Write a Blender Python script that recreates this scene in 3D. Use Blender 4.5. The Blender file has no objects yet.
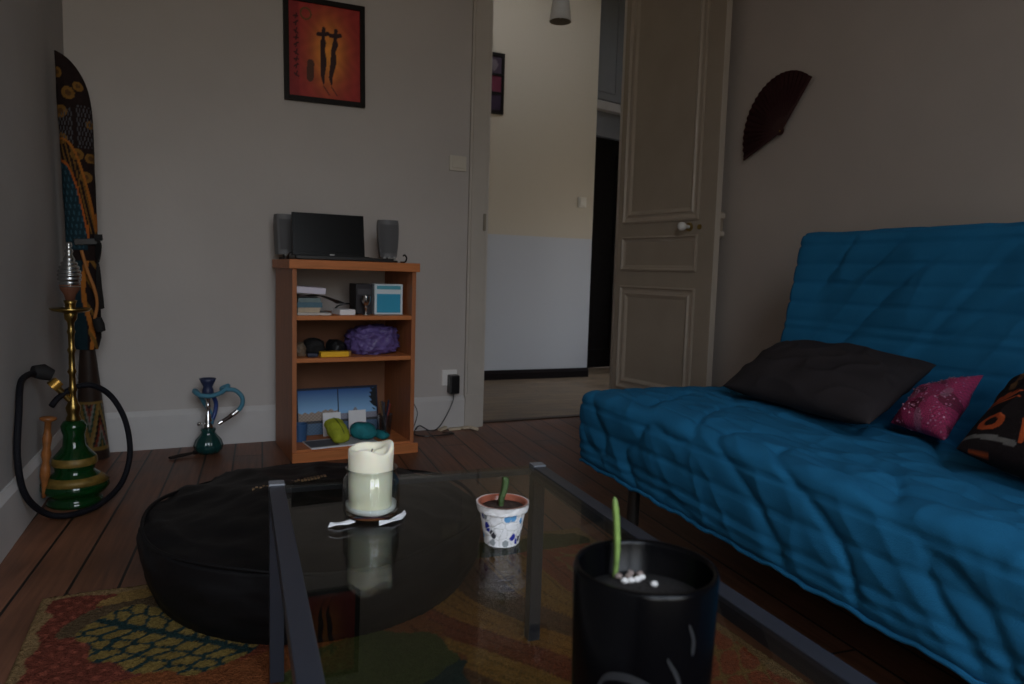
import bpy, bmesh, math, random
import numpy as np
from mathutils import Vector, Matrix, noise as mnoise

random.seed(7)
rng = np.random.default_rng(11)
scene = bpy.context.scene
COL = scene.collection
R = math.radians
PI = math.pi

# ------------------------------------------------------------------ camera
CAM_Z = 0.80
cam_data = bpy.data.cameras.new('camera')
cam_data.sensor_width = 36.0
cam_data.lens = 723.73 * 36.0 / 1024.0
cam_data.clip_start = 0.02
cam_data.clip_end = 60
cam_data.dof.use_dof = True
cam_data.dof.focus_distance = 1.7
cam_data.dof.aperture_fstop = 6.3
cam = bpy.data.objects.new('camera', cam_data)
COL.objects.link(cam)
yaw, pitch, roll = R(-24.15), R(5.39), R(1.70)
fwd = Vector((-math.sin(yaw) * math.cos(pitch), math.cos(yaw) * math.cos(pitch), -math.sin(pitch)))
rgt = Vector((math.cos(yaw), math.sin(yaw), 0))
upv = rgt.cross(fwd)
r2 = rgt * math.cos(roll) + upv * math.sin(roll)
u2 = -rgt * math.sin(roll) + upv * math.cos(roll)
M = Matrix((r2, u2, -fwd)).transposed().to_4x4()
M.translation = Vector((0, 0, CAM_Z))
cam.matrix_world = M
scene.camera = cam

# ------------------------------------------------------------------ light
scene.view_settings.view_transform = 'Standard'
scene.view_settings.look = 'None'
scene.view_settings.gamma = 1.0
scene.view_settings.use_curve_mapping = False
scene.view_settings.exposure = 0.0
scene.cycles.use_denoising = True
scene.cycles.max_bounces = 10
scene.cycles.diffuse_bounces = 6
scene.cycles.glossy_bounces = 5
scene.cycles.transparent_max_bounces = 16
scene.cycles.sample_clamp_indirect = 6.0
scene.cycles.caustics_reflective = False
scene.cycles.caustics_refractive = False

SKY = 7.4
world = bpy.data.worlds.new('overcast_sky')
scene.world = world
world.use_nodes = True
wn = world.node_tree
wn.nodes.clear()
w_out = wn.nodes.new('ShaderNodeOutputWorld')
w_bg = wn.nodes.new('ShaderNodeBackground')
w_tc = wn.nodes.new('ShaderNodeTexCoord')
w_sep = wn.nodes.new('ShaderNodeSeparateXYZ')
w_rmp = wn.nodes.new('ShaderNodeValToRGB')
wn.links.new(w_tc.outputs['Generated'], w_sep.inputs[0])
wn.links.new(w_sep.outputs['Z'], w_rmp.inputs[0])
el = w_rmp.color_ramp.elements
el[0].position = 0.02; el[0].color = (0.30, 0.26, 0.21, 1)
el[1].position = 0.30; el[1].color = (0.92, 0.97, 1.06, 1)
e = el.new(0.10); e.color = (0.55, 0.53, 0.50, 1)
e = el.new(0.95); e.color = (0.80, 0.92, 1.12, 1)
wn.links.new(w_rmp.outputs[0], w_bg.inputs['Color'])
w_bg.inputs['Strength'].default_value = SKY
wn.links.new(w_bg.outputs[0], w_out.inputs[0])

WIN = (-0.42, 0.92, 0.40, 2.62)      # living-room window opening x0 x1 z0 z1 in the wall at y = -1.3
FRONT_Y = -0.52


def portal(name, loc, rot, sx, sy):
    l = bpy.data.lights.new(name, 'AREA')
    l.shape = 'RECTANGLE'
    l.size = sx; l.size_y = sy
    l.cycles.is_portal = True
    o = bpy.data.objects.new(name, l)
    COL.objects.link(o)
    o.location = loc; o.rotation_euler = rot


portal('window_portal', ((WIN[0] + WIN[1]) / 2, FRONT_Y - 0.10, (WIN[2] + WIN[3]) / 2), (R(90), 0, 0),
       WIN[1] - WIN[0], WIN[3] - WIN[2])

# ------------------------------------------------------------------ materials
MATS = {}


def mat(name, color=(0.5, 0.5, 0.5), rough=0.6, metal=0.0, spec=0.5, var=0.0, vscale=8.0, bump=0.0, bscale=60.0,
        sheen=0.0, coat=0.0, trans=0.0, ior=1.45, attr=None, stretch=(1, 1, 1), subsurf=0.0, emit=None):
    if name in MATS:
        return MATS[name]
    m = bpy.data.materials.new(name)
    m.use_nodes = True
    nt = m.node_tree
    b = nt.nodes['Principled BSDF']
    b.inputs['Roughness'].default_value = rough
    b.inputs['Metallic'].default_value = metal
    b.inputs['Specular IOR Level'].default_value = spec
    b.inputs['IOR'].default_value = ior
    b.inputs['Sheen Weight'].default_value = sheen
    b.inputs['Coat Weight'].default_value = coat
    b.inputs['Coat Roughness'].default_value = 0.08
    b.inputs['Transmission Weight'].default_value = trans
    if subsurf:
        b.inputs['Subsurface Weight'].default_value = subsurf
        b.inputs['Subsurface Radius'].default_value = (0.02, 0.015, 0.01)
    tc = nt.nodes.new('ShaderNodeTexCoord')
    mp = nt.nodes.new('ShaderNodeMapping')
    mp.inputs['Scale'].default_value = stretch
    nt.links.new(tc.outputs['Object'], mp.inputs[0])
    src = None
    if attr:
        a = nt.nodes.new('ShaderNodeVertexColor')
        a.layer_name = attr
        src = a.outputs['Color']
    if var > 0 or src is None:
        n = nt.nodes.new('ShaderNodeTexNoise')
        n.inputs['Scale'].default_value = vscale
        n.inputs['Detail'].default_value = 5
        nt.links.new(mp.outputs[0], n.inputs['Vector'])
        mr = nt.nodes.new('ShaderNodeMapRange')
        mr.inputs['From Min'].default_value = 0.3
        mr.inputs['From Max'].default_value = 0.7
        mr.inputs['To Min'].default_value = 1 - max(var, 0.02)
        mr.inputs['To Max'].default_value = 1 + max(var, 0.02)
        nt.links.new(n.outputs['Fac'], mr.inputs['Value'])
        mx = nt.nodes.new('ShaderNodeVectorMath')
        mx.operation = 'SCALE'
        if src:
            nt.links.new(src, mx.inputs[0])
        else:
            mx.inputs[0].default_value = color
        nt.links.new(mr.outputs[0], mx.inputs['Scale'])
        src = mx.outputs[0]
    nt.links.new(src, b.inputs['Base Color'])
    if bump > 0:
        n2 = nt.nodes.new('ShaderNodeTexNoise')
        n2.inputs['Scale'].default_value = bscale
        n2.inputs['Detail'].default_value = 4
        nt.links.new(mp.outputs[0], n2.inputs['Vector'])
        bp = nt.nodes.new('ShaderNodeBump')
        bp.inputs['Strength'].default_value = bump
        bp.inputs['Distance'].default_value = 0.01
        nt.links.new(n2.outputs['Fac'], bp.inputs['Height'])
        nt.links.new(bp.outputs[0], b.inputs['Normal'])
    MATS[name] = m
    return m


def thin_glass(name, tint=(0.9, 0.95, 0.93), ior=1.5, rough=0.0, gain=1.0):
    m = bpy.data.materials.new(name)
    m.use_nodes = True
    nt = m.node_tree
    nt.nodes.clear()
    out = nt.nodes.new('ShaderNodeOutputMaterial')
    tr = nt.nodes.new('ShaderNodeBsdfTransparent')
    tr.inputs['Color'].default_value = (*tint, 1)
    gl = nt.nodes.new('ShaderNodeBsdfGlossy')
    gl.inputs['Roughness'].default_value = rough
    lw = nt.nodes.new('ShaderNodeLayerWeight')
    lw.inputs['Blend'].default_value = 0.5
    pw = nt.nodes.new('ShaderNodeMath'); pw.operation = 'POWER'
    pw.inputs[1].default_value = 5.0
    nt.links.new(lw.outputs['Facing'], pw.inputs[0])
    f0 = ((ior - 1) / (ior + 1)) ** 2
    mu = nt.nodes.new('ShaderNodeMath'); mu.operation = 'MULTIPLY_ADD'; mu.use_clamp = True
    mu.inputs[1].default_value = (1 - f0) * gain
    mu.inputs[2].default_value = f0 * gain
    nt.links.new(pw.outputs[0], mu.inputs[0])
    mx = nt.nodes.new('ShaderNodeMixShader')
    nt.links.new(mu.outputs[0], mx.inputs[0])
    nt.links.new(tr.outputs[0], mx.inputs[1])
    nt.links.new(gl.outputs[0], mx.inputs[2])
    nt.links.new(mx.outputs[0], out.inputs[0])
    MATS[name] = m
    return m


def board_mat(name, c1, c2, width, length, ang, rough, gap=0.004):
    m = bpy.data.materials.new(name)
    m.use_nodes = True
    nt = m.node_tree
    b = nt.nodes['Principled BSDF']
    b.inputs['Specular IOR Level'].default_value = 0.28
    tc = nt.nodes.new('ShaderNodeTexCoord')
    mp = nt.nodes.new('ShaderNodeMapping')
    mp.inputs['Rotation'].default_value = (0, 0, ang)
    nt.links.new(tc.outputs['Object'], mp.inputs[0])
    br = nt.nodes.new('ShaderNodeTexBrick')
    br.offset = 0.37; br.offset_frequency = 2
    br.inputs['Scale'].default_value = 1.0
    br.inputs['Brick Width'].default_value = length
    br.inputs['Row Height'].default_value = width
    br.inputs['Mortar Size'].default_value = gap
    br.inputs['Mortar Smooth'].default_value = 0.2
    br.inputs['Bias'].default_value = -0.1
    br.inputs['Color1'].default_value = (*c1, 1)
    br.inputs['Color2'].default_value = (*c2, 1)
    br.inputs['Mortar'].default_value = (0.012, 0.008, 0.006, 1)
    nt.links.new(mp.outputs[0], br.inputs['Vector'])
    m2 = nt.nodes.new('ShaderNodeMapping')
    m2.inputs['Scale'].default_value = (1.6, 28, 1)
    nt.links.new(mp.outputs[0], m2.inputs[0])
    n = nt.nodes.new('ShaderNodeTexNoise')
    n.inputs['Scale'].default_value = 2.5
    n.inputs['Detail'].default_value = 7
    n.inputs['Distortion'].default_value = 0.6
    nt.links.new(m2.outputs[0], n.inputs['Vector'])
    n3 = nt.nodes.new('ShaderNodeTexNoise')
    n3.inputs['Scale'].default_value = 5
    n3.inputs['Detail'].default_value = 4
    nt.links.new(mp.outputs[0], n3.inputs['Vector'])
    ad = nt.nodes.new('ShaderNodeMath'); ad.operation = 'ADD'
    nt.links.new(n.outputs['Fac'], ad.inputs[0]); nt.links.new(n3.outputs['Fac'], ad.inputs[1])
    mr = nt.nodes.new('ShaderNodeMapRange')
    mr.inputs['From Min'].default_value = 0.65; mr.inputs['From Max'].default_value = 1.35
    mr.inputs['To Min'].default_value = 0.55; mr.inputs['To Max'].default_value = 1.4
    nt.links.new(ad.outputs[0], mr.inputs['Value'])
    sc = nt.nodes.new('ShaderNodeVectorMath'); sc.operation = 'SCALE'
    nt.links.new(br.outputs['Color'], sc.inputs[0]); nt.links.new(mr.outputs[0], sc.inputs['Scale'])
    nt.links.new(sc.outputs[0], b.inputs['Base Color'])
    r = nt.nodes.new('ShaderNodeMapRange')
    r.inputs['To Min'].default_value = rough - 0.1; r.inputs['To Max'].default_value = rough + 0.12
    nt.links.new(n3.outputs['Fac'], r.inputs['Value'])
    nt.links.new(r.outputs[0], b.inputs['Roughness'])
    bp = nt.nodes.new('ShaderNodeBump')
    bp.inputs['Strength'].default_value = 0.35; bp.inputs['Distance'].default_value = 0.004
    iv = nt.nodes.new('ShaderNodeMath'); iv.operation = 'SUBTRACT'
    iv.inputs[0].default_value = 1.0
    nt.links.new(br.outputs['Fac'], iv.inputs[1])
    nt.links.new(iv.outputs[0], bp.inputs['Height'])
    nt.links.new(bp.outputs[0], b.inputs['Normal'])
    MATS[name] = m
    return m


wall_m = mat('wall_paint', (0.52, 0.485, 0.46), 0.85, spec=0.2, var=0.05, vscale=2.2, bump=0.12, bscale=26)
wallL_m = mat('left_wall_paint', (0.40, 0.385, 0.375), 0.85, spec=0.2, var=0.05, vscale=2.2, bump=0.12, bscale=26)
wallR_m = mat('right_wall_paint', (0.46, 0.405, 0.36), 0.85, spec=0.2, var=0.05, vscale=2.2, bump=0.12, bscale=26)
white_m = mat('white_gloss_paint', (0.58, 0.56, 0.545), 0.5, spec=0.3, var=0.03)
frame_m = mat('door_frame_paint', (0.53, 0.49, 0.44), 0.5, spec=0.35, var=0.04)
door_m = mat('door_paint', (0.33, 0.275, 0.215), 0.42, spec=0.4, var=0.06, vscale=5)
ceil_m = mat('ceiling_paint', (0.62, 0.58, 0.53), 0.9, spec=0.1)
floor_m = board_mat('old_pine_boards', (0.185, 0.078, 0.043), (0.125, 0.052, 0.028), 0.112, 3.2, R(90 + 5.0), 0.42)
hallf_m = board_mat('hall_boards', (0.205, 0.145, 0.092), (0.175, 0.122, 0.078), 0.09, 1.2, R(3), 0.5, 0.0015)
oak_m = mat('orange_wood_veneer', (0.53, 0.180, 0.060), 0.45, spec=0.25, var=0.16, vscale=6, stretch=(1, 8, 14))
oakside_m = mat('wood_veneer_side', (0.40, 0.145, 0.058), 0.45, spec=0.3, var=0.14, vscale=6, stretch=(10, 8, 1))
black_m = mat('black_plastic', (0.012, 0.012, 0.013), 0.35, spec=0.5)
matte_black = mat('matte_black', (0.014, 0.013, 0.013), 0.75, spec=0.3)
screen_m = mat('laptop_lid', (0.003, 0.003, 0.003), 0.3, spec=0.25)
grey_m = mat('grey_plastic', (0.135, 0.135, 0.14), 0.55, var=0.04, vscale=40)
grille_m = mat('speaker_grille', (0.12, 0.12, 0.125), 0.9, bump=0.5, bscale=700)
steel_m = mat('chrome', (0.72, 0.72, 0.72), 0.18, metal=1.0)
foil_m = mat('crumpled_foil', (0.75, 0.76, 0.74), 0.28, metal=1.0, bump=0.8, bscale=160)
brass_m = mat('brass', (0.30, 0.20, 0.06), 0.3, metal=1.0, var=0.15, vscale=30)
paint_metal = mat('slate_grey_painted_metal', (0.022, 0.026, 0.037), 0.36, spec=0.65, var=0.05)
cream_m = mat('cream_wax', (0.90, 0.85, 0.68), 0.45, spec=0.3, var=0.05, vscale=25, subsurf=0.35)
paper_m = mat('white_paper', (0.88, 0.87, 0.88), 0.8)
lilac_m = mat('pale_lilac_card', (0.74, 0.70, 0.80), 0.7)
table_glass = thin_glass('smoked_table_glass', (0.82, 0.83, 0.80), 1.5, 0.0, 0.70)
clear_glass = thin_glass('clear_glass', (0.95, 0.97, 0.95), 1.45, 0.02, 2.0)
pane_glass = thin_glass('window_glass', (0.97, 0.98, 0.98), 1.45)
rubber_m = mat('black_hose', (0.005, 0.005, 0.008), 0.6, spec=0.25, bump=0.5, bscale=220)
green_glass = mat('green_glass', (0.004, 0.060, 0.012), 0.08, spec=0.8, trans=0.55, ior=1.45)
gold_band = mat('gold_band', (0.17, 0.105, 0.02), 0.5, metal=0.2, var=0.3, vscale=60)
lime_stem = mat('pale_cactus_green', (0.16, 0.25, 0.06), 0.55, var=0.3, vscale=90)
stem_green = mat('cactus_green', (0.045, 0.085, 0.022), 0.55, var=0.3, vscale=90, bump=0.3, bscale=200)
soil_m = mat('dark_soil', (0.05, 0.026, 0.018), 0.95, var=0.5, vscale=160, bump=0.8, bscale=240)
attr_cloth = mat('printed_cloth', attr='Col', rough=0.9, spec=0.15, var=0.12, vscale=60, bump=0.4, bscale=320)
attr_print = mat('printed_paper', attr='Col', rough=0.5, spec=0.3)
attr_ceramic = mat('mosaic_ceramic', attr='Col', rough=0.22, spec=0.5)
attr_rug = mat('rug_pile', attr='Col', rough=0.95, spec=0.1, var=0.22, vscale=140, bump=1.0, bscale=260, sheen=0.0)
attr_wood = mat('painted_wood', attr='Col', rough=0.45, spec=0.4, var=0.15, vscale=30)

# ------------------------------------------------------------------ mesh helpers


def tag(o, label=None, cat=None, group=None, kind=None):
    if label: o['label'] = label
    if cat: o['category'] = cat
    if group: o['group'] = group
    if kind: o['kind'] = kind
    return o


def thing(name, label, cat, loc=(0, 0, 0), rotz=0.0, group=None):
    o = bpy.data.objects.new(name, None)
    o.empty_display_size = 0.05
    COL.objects.link(o)
    o.location = loc
    o.rotation_euler = (0, 0, rotz)
    return tag(o, label, cat, group)


def obj(name, bm, m, parent=None, smooth=False, label=None):
    bmesh.ops.recalc_face_normals(bm, faces=bm.faces)
    me = bpy.data.meshes.new(name)
    bm.to_mesh(me)
    bm.free()
    if smooth:
        for p in me.polygons:
            p.use_smooth = True
        if smooth != 'all':
            me.set_sharp_from_angle(angle=R(40))
    me.materials.append(m)
    o = bpy.data.objects.new(name, me)
    COL.objects.link(o)
    if parent:
        o.parent = parent
    if label:
        o['label'] = label
    return o


def box(bm, x0, x1, y0, y1, z0, z1, bev=0.0, mtx=None):
    vs = [bm.verts.new(p) for p in ((x0, y0, z0), (x1, y0, z0), (x1, y1, z0), (x0, y1, z0),
                                    (x0, y0, z1), (x1, y0, z1), (x1, y1, z1), (x0, y1, z1))]
    fs = [bm.faces.new([vs[i] for i in f]) for f in
          ((0, 3, 2, 1), (4, 5, 6, 7), (0, 1, 5, 4), (1, 2, 6, 5), (2, 3, 7, 6), (3, 0, 4, 7))]
    if bev > 0:
        es = list({e for f in fs for e in f.edges})
        r = bmesh.ops.bevel(bm, geom=es, offset=bev, segments=2, profile=0.6, affect='EDGES')
        vs = list({v for f in r['faces'] for v in f.verts} | {v for v in vs if v.is_valid})
    if mtx is not None:
        bmesh.ops.transform(bm, matrix=mtx, verts=[v for v in vs if v.is_valid])
    return bm


def B(*a, bev=0.0, mtx=None):
    bm = bmesh.new()
    return box(bm, *a, bev=bev, mtx=mtx)


def prism(bm, poly, z0, z1):
    lo = [bm.verts.new((x, y, z0)) for x, y in poly]
    hi = [bm.verts.new((x, y, z1)) for x, y in poly]
    n = len(poly)
    bm.faces.new(lo[::-1]); bm.faces.new(hi)
    for i in range(n):
        j = (i + 1) % n
        bm.faces.new((lo[i], lo[j], hi[j], hi[i]))
    return bm


def lathe(bm, prof, seg=32, mtx=None, wob=None):
    rings = []
    for r, z in prof:
        if r < 1e-5:
            rings.append([bm.verts.new((0, 0, z))])
        else:
            ring = []
            for k in range(seg):
                a = 2 * PI * k / seg
                rr = r * (1 + (wob(a, z) if wob else 0))
                ring.append(bm.verts.new((rr * math.cos(a), rr * math.sin(a), z)))
            rings.append(ring)
    for a, b in zip(rings, rings[1:]):
        if len(a) == 1 and len(b) == 1:
            continue
        for k in range(seg):
            j = (k + 1) % seg
            if len(a) == 1: bm.faces.new((a[0], b[j], b[k]))
            elif len(b) == 1: bm.faces.new((a[k], a[j], b[0]))
            else: bm.faces.new((a[k], a[j], b[j], b[k]))
    if mtx is not None:
        bmesh.ops.transform(bm, matrix=mtx, verts=[v for r in rings for v in r])
    return bm


def LA(prof, seg=32, mtx=None, wob=None):
    return lathe(bmesh.new(), prof, seg, mtx, wob)


def spline(pts, n=8):
    P = [Vector(p) for p in pts]
    P = [P[0] * 2 - P[1]] + P + [P[-1] * 2 - P[-2]]
    out = []
    for i in range(1, len(P) - 2):
        for k in range(n):
            t = k / n
            a, b, c, d = P[i - 1], P[i], P[i + 1], P[i + 2]
            out.append(0.5 * ((2 * b) + (c - a) * t + (2 * a - 5 * b + 4 * c - d) * t * t + (3 * b - a - 3 * c + d) * t ** 3))
    out.append(P[-2])
    return out


def tube(bm, pts, rad, seg=10, cap=True):
    P = [Vector(p) for p in pts]
    n = len(P)
    rr = rad if callable(rad) else (lambda t: rad)
    T = [(P[min(i + 1, n - 1)] - P[max(i - 1, 0)]).normalized() for i in range(n)]
    ref = Vector((0, 0, 1)) if abs(T[0].z) < 0.9 else Vector((1, 0, 0))
    nrm = (ref - T[0] * ref.dot(T[0])).normalized()
    rings = []
    for i in range(n):
        nrm = (nrm - T[i] * nrm.dot(T[i])).normalized()
        bi = T[i].cross(nrm)
        r = rr(i / (n - 1))
        rings.append([bm.verts.new(P[i] + (nrm * math.cos(2 * PI * k / seg) + bi * math.sin(2 * PI * k / seg)) * r)
                      for k in range(seg)])
    for a, b in zip(rings, rings[1:]):
        for k in range(seg):
            j = (k + 1) % seg
            bm.faces.new((a[k], a[j], b[j], b[k]))
    if cap:
        bm.faces.new(rings[0][::-1]); bm.faces.new(rings[-1])
    return bm


def TU(pts, rad, seg=10):
    return tube(bmesh.new(), pts, rad, seg)


def aim(p, q):
    """matrix taking local +z from p towards q"""
    p, q = Vector(p), Vector(q)
    z = (q - p).normalized()
    m = z.to_track_quat('Z', 'Y').to_matrix().to_4x4()
    m.translation = p
    return m


def painted(name, verts, faces, cols, m, parent=None, smooth=True):
    me = bpy.data.meshes.new(name)
    me.from_pydata([tuple(v) for v in verts], [], [tuple(f) for f in faces])
    ca = me.color_attributes.new('Col', 'FLOAT_COLOR', 'POINT')
    c4 = np.ones((len(verts), 4), dtype=np.float32)
    c4[:, :3] = np.asarray(cols, dtype=np.float32)
    ca.data.foreach_set('color', c4.ravel())
    me.materials.append(m)
    if smooth:
        for p in me.polygons:
            p.use_smooth = True
    o = bpy.data.objects.new(name, me)
    COL.objects.link(o)
    if parent:
        o.parent = parent
    return o


def grid_faces(nu, nv, wrap_v=False):
    f = []
    for i in range(nu - 1):
        for j in range(nv if wrap_v else nv - 1):
            k = (j + 1) % nv
            f.append((i * nv + j, (i + 1) * nv + j, (i + 1) * nv + k, i * nv + k))
    return f


def lin(r, g, b):
    f = lambda c: (c / 255 / 12.92) if c <= 10 else ((c / 255 + 0.055) / 1.055) ** 2.4
    return np.array([f(r), f(g), f(b)])


# ------------------------------------------------------------------ the room shell
ROOM_H = 2.95
TH = R(1.7)                                  # the far wall stands a little out of square


def wb(u, d, z=0.0):
    """point on the far wall: u along it from the left, d in front of it"""
    return Vector((-0.332 + u * math.cos(TH) + d * math.sin(TH), 3.433 + u * math.sin(TH) - d * math.cos(TH), z))


def wall_poly(u0, u1, d0, d1):
    return [wb(u0, d0)[:2], wb(u1, d0)[:2], wb(u1, d1)[:2], wb(u0, d1)[:2]]


def struct(name, bm, m, parent=None, smooth=False):
    o = obj(name, bm, m, parent, smooth)
    if not parent:
        o['kind'] = 'structure'
    return o


DL, DR, DT = 1.720, 2.575, 2.48               # door opening along the far wall
struct('floor', B(-0.9, 2.75, FRONT_Y - 0.2, 3.60, -0.06, 0.0), floor_m)
bm = bmesh.new()
prism(bm, wall_poly(-0.30, DL, 0, -0.07), 0, ROOM_H)
prism(bm, wall_poly(DR, 2.95, 0, -0.07), 0, ROOM_H)
prism(bm, wall_poly(DL, DR, 0, -0.07), DT, ROOM_H)
struct('wall_back', bm, wall_m)


def lx(y):                                    # left wall line
    return -0.440 + 0.0318 * (y - 3.43)


def rx(y):                                    # right wall line
    return 2.20 + 0.0524 * y


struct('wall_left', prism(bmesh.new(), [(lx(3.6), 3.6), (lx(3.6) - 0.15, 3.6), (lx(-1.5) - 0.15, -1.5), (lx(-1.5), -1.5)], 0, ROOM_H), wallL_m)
struct('wall_right', prism(bmesh.new(), [(rx(3.55), 3.55), (rx(3.55) + 0.15, 3.55), (rx(-1.5) + 0.15, -1.5), (rx(-1.5), -1.5)], 0, ROOM_H), wallR_m)
bm = bmesh.new()
box(bm, -0.75, WIN[0], FRONT_Y - 0.2, FRONT_Y, 0, ROOM_H)
box(bm, WIN[1], 2.35, FRONT_Y - 0.2, FRONT_Y, 0, ROOM_H)
box(bm, WIN[0], WIN[1], FRONT_Y - 0.2, FRONT_Y, 0, WIN[2])
box(bm, WIN[0], WIN[1], FRONT_Y - 0.2, FRONT_Y, WIN[3], ROOM_H)
struct('wall_front', bm, wall_m)
struct('ceiling', B(-0.9, 2.75, FRONT_Y - 0.2, 3.60, ROOM_H, ROOM_H + 0.08), ceil_m)
# window behind the photographer
win = struct('window_1', B(WIN[0] - 0.06, WIN[1] + 0.06, FRONT_Y, FRONT_Y + 0.02, WIN[2] - 0.05, WIN[2]), white_m)
bm = bmesh.new()
mid = (WIN[0] + WIN[1]) / 2
for a, b in ((WIN[0], WIN[0] + 0.05), (mid - 0.045, mid + 0.045), (WIN[1] - 0.05, WIN[1])):
    box(bm, a, b, FRONT_Y - 0.07, FRONT_Y - 0.02, WIN[2], WIN[3])
for a, b in ((WIN[2], WIN[2] + 0.06), (WIN[3] - 0.06, WIN[3])):
    box(bm, WIN[0], WIN[1], FRONT_Y - 0.065, FRONT_Y - 0.025, a, b)
obj('window_frame', bm, white_m, win)
obj('window_pane', B(WIN[0] + 0.05, WIN[1] - 0.05, FRONT_Y - 0.047, FRONT_Y - 0.043, WIN[2] + 0.05, WIN[3] - 0.05), pane_glass, win)

# skirting boards
SK = 0.166


def skirt(bm, p, q, out, h=SK, t=0.018):
    p, q, out = Vector(p), Vector(q), Vector(out)
    prof = [(0, 0), (t, 0), (t, h - 0.022), (t * 0.45, h - 0.006), (t * 0.3, h), (0, h)]
    a = [bm.verts.new((*(p + out * d), z)) for d, z in prof]
    b = [bm.verts.new((*(q + out * d), z)) for d, z in prof]
    n = len(prof)
    bm.faces.new(a); bm.faces.new(b[::-1])
    for i in range(n):
        j = (i + 1) % n
        bm.faces.new((a[i], b[i], b[j], a[j]))
    return bm


struct('baseboard_back', skirt(bmesh.new(), wb(-0.11, 0)[:2], wb(DL - 0.092, 0)[:2], (math.sin(TH), -math.cos(TH))), white_m)
struct('baseboard_left', skirt(bmesh.new(), (lx(3.45), 3.45), (lx(-1.3), -1.3), (0.9995, -0.03)), white_m)
struct('baseboard_right', skirt(bmesh.new(), (rx(3.45), 3.45), (rx(-1.3), -1.3), (-0.9986, 0.052)), white_m)

# door casing (left side, head) and jamb lining, threshold
bm = bmesh.new()


def casing(bm, u0, u1, z0, z1):
    for d0, d1, ins in ((0.0, 0.010, 0.0), (0.010, 0.019, 0.012)):
        prism(bm, wall_poly(u0 + ins, u1 - ins * 0.3, d0, d1), z0, z1)


casing(bm, DL - 0.092, DL + 0.004, 0, DT + 0.1)
prism(bm, wall_poly(DL - 0.092, DL - 0.080, 0, 0.013), 0, DT + 0.1)
prism(bm, wall_poly(DL - 0.094, DL + 0.004, 0, 0.028), 0, 0.17)
prism(bm, wall_poly(DL - 0.004, DL + 0.012, 0.02, -0.075), 0, DT)
struct('trim_1', bm, frame_m)
bm = bmesh.new()
casing(bm, DR - 0.004, DR + 0.10, 0, DT + 0.1)
prism(bm, wall_poly(DR - 0.004, DR + 0.012, 0.0, -0.075), 0, DT)
struct('trim_2', bm, frame_m)
bm = bmesh.new()
prism(bm, wall_poly(DL - 0.1, DR + 0.1, 0.0, 0.022), DT, DT + 0.1)
prism(bm, wall_poly(DL, DR, 0.02, -0.075), DT - 0.015, DT + 0.004)
struct('trim_3', bm, frame_m)
struct('trim_4', prism(bmesh.new(), wall_poly(DL, DR, -0.045, -0.085), 0, 0.006), mat('dark_threshold', (0.05, 0.03, 0.02), 0.6))

# ------------------------------------------------------------------ hallway behind the door
HY = 4.985
hall_low = mat('grey_gloss_paint', (0.60, 0.61, 0.64), 0.5, spec=0.3, var=0.03, vscale=1.5)
two_tone = bpy.data.materials.new('two_tone_wall_paint')
two_tone.use_nodes = True
nt = two_tone.node_tree
pb = nt.nodes['Principled BSDF']
tc = nt.nodes.new('ShaderNodeTexCoord'); sp = nt.nodes.new('ShaderNodeSeparateXYZ')
gt = nt.nodes.new('ShaderNodeMath'); gt.operation = 'GREATER_THAN'; gt.inputs[1].default_value = 1.087
mxc = nt.nodes.new('ShaderNodeMix'); mxc.data_type = 'RGBA'
mxc.inputs['A'].default_value = (0.47, 0.48, 0.505, 1)
mxc.inputs['B'].default_value = (0.52, 0.455, 0.355, 1)
nt.links.new(tc.outputs['Object'], sp.inputs[0]); nt.links.new(sp.outputs['Z'], gt.inputs[0])
nt.links.new(gt.outputs[0], mxc.inputs['Factor']); nt.links.new(mxc.outputs['Result'], pb.inputs['Base Color'])
pb.inputs['Roughness'].default_value = 0.6
pb.inputs['Specular IOR Level'].default_value = 0.3

struct('floor_hall', B(0.6, 4.6, 3.60, 6.6, -0.06, 0.0), hallf_m)
HALL_H = 3.25
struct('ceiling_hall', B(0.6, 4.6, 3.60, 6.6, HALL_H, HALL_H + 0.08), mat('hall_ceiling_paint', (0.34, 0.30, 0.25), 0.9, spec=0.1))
struct('wall_hall_back', B(0.6, 2.896, HY, HY + 0.9, 0, HALL_H), two_tone)
struct('wall_hall_left', B(0.5, 0.6, 3.55, HY, 0, HALL_H), two_tone)
HW = (3.85, 4.65, 0.4, 1.75)                  # unseen window added to light the hall, in the end wall, y0 y1 z0 z1
bm = bmesh.new()
box(bm, 3.95, 4.10, 3.45, HW[0], 0, HALL_H)
box(bm, 3.95, 4.10, HW[1], 6.7, 0, HALL_H)
box(bm, 3.95, 4.10, HW[0], HW[1], 0, HW[2])
box(bm, 3.95, 4.10, HW[0], HW[1], HW[3], HALL_H)
struct('wall_hall_right', bm, two_tone)
w2 = struct('added_hall_window', B(3.93, 3.95, HW[0] - 0.05, HW[1] + 0.05, HW[2] - 0.05, HW[2]), white_m)
bm = bmesh.new()
for a, b in ((HW[0], HW[0] + 0.05), (HW[1] - 0.05, HW[1])):
    box(bm, 3.99, 4.04, a, b, HW[2], HW[3])
for a, b in ((HW[2], HW[2] + 0.05), (HW[3] - 0.05, HW[3])):
    box(bm, 3.992, 4.038, HW[0], HW[1], a, b)
obj('window_frame', bm, white_m, w2)
obj('window_pane', B(4.013, 4.017, HW[0] + 0.04, HW[1] - 0.04, HW[2] + 0.04, HW[3] - 0.04), pane_glass, w2)
struct('wall_hall_rear', B(2.7, 4.7, 6.6, 6.7, 0, HALL_H), two_tone)
struct('wall_hall_front', B(rx(3.5) + 0.1, 4.7, 3.45, 3.58, 0, HALL_H), two_tone)
portal('added_hall_window_portal', (4.07, (HW[0] + HW[1]) / 2, (HW[2] + HW[3]) / 2), (R(90), 0, R(90)), HW[1] - HW[0], HW[3] - HW[2])
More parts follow.
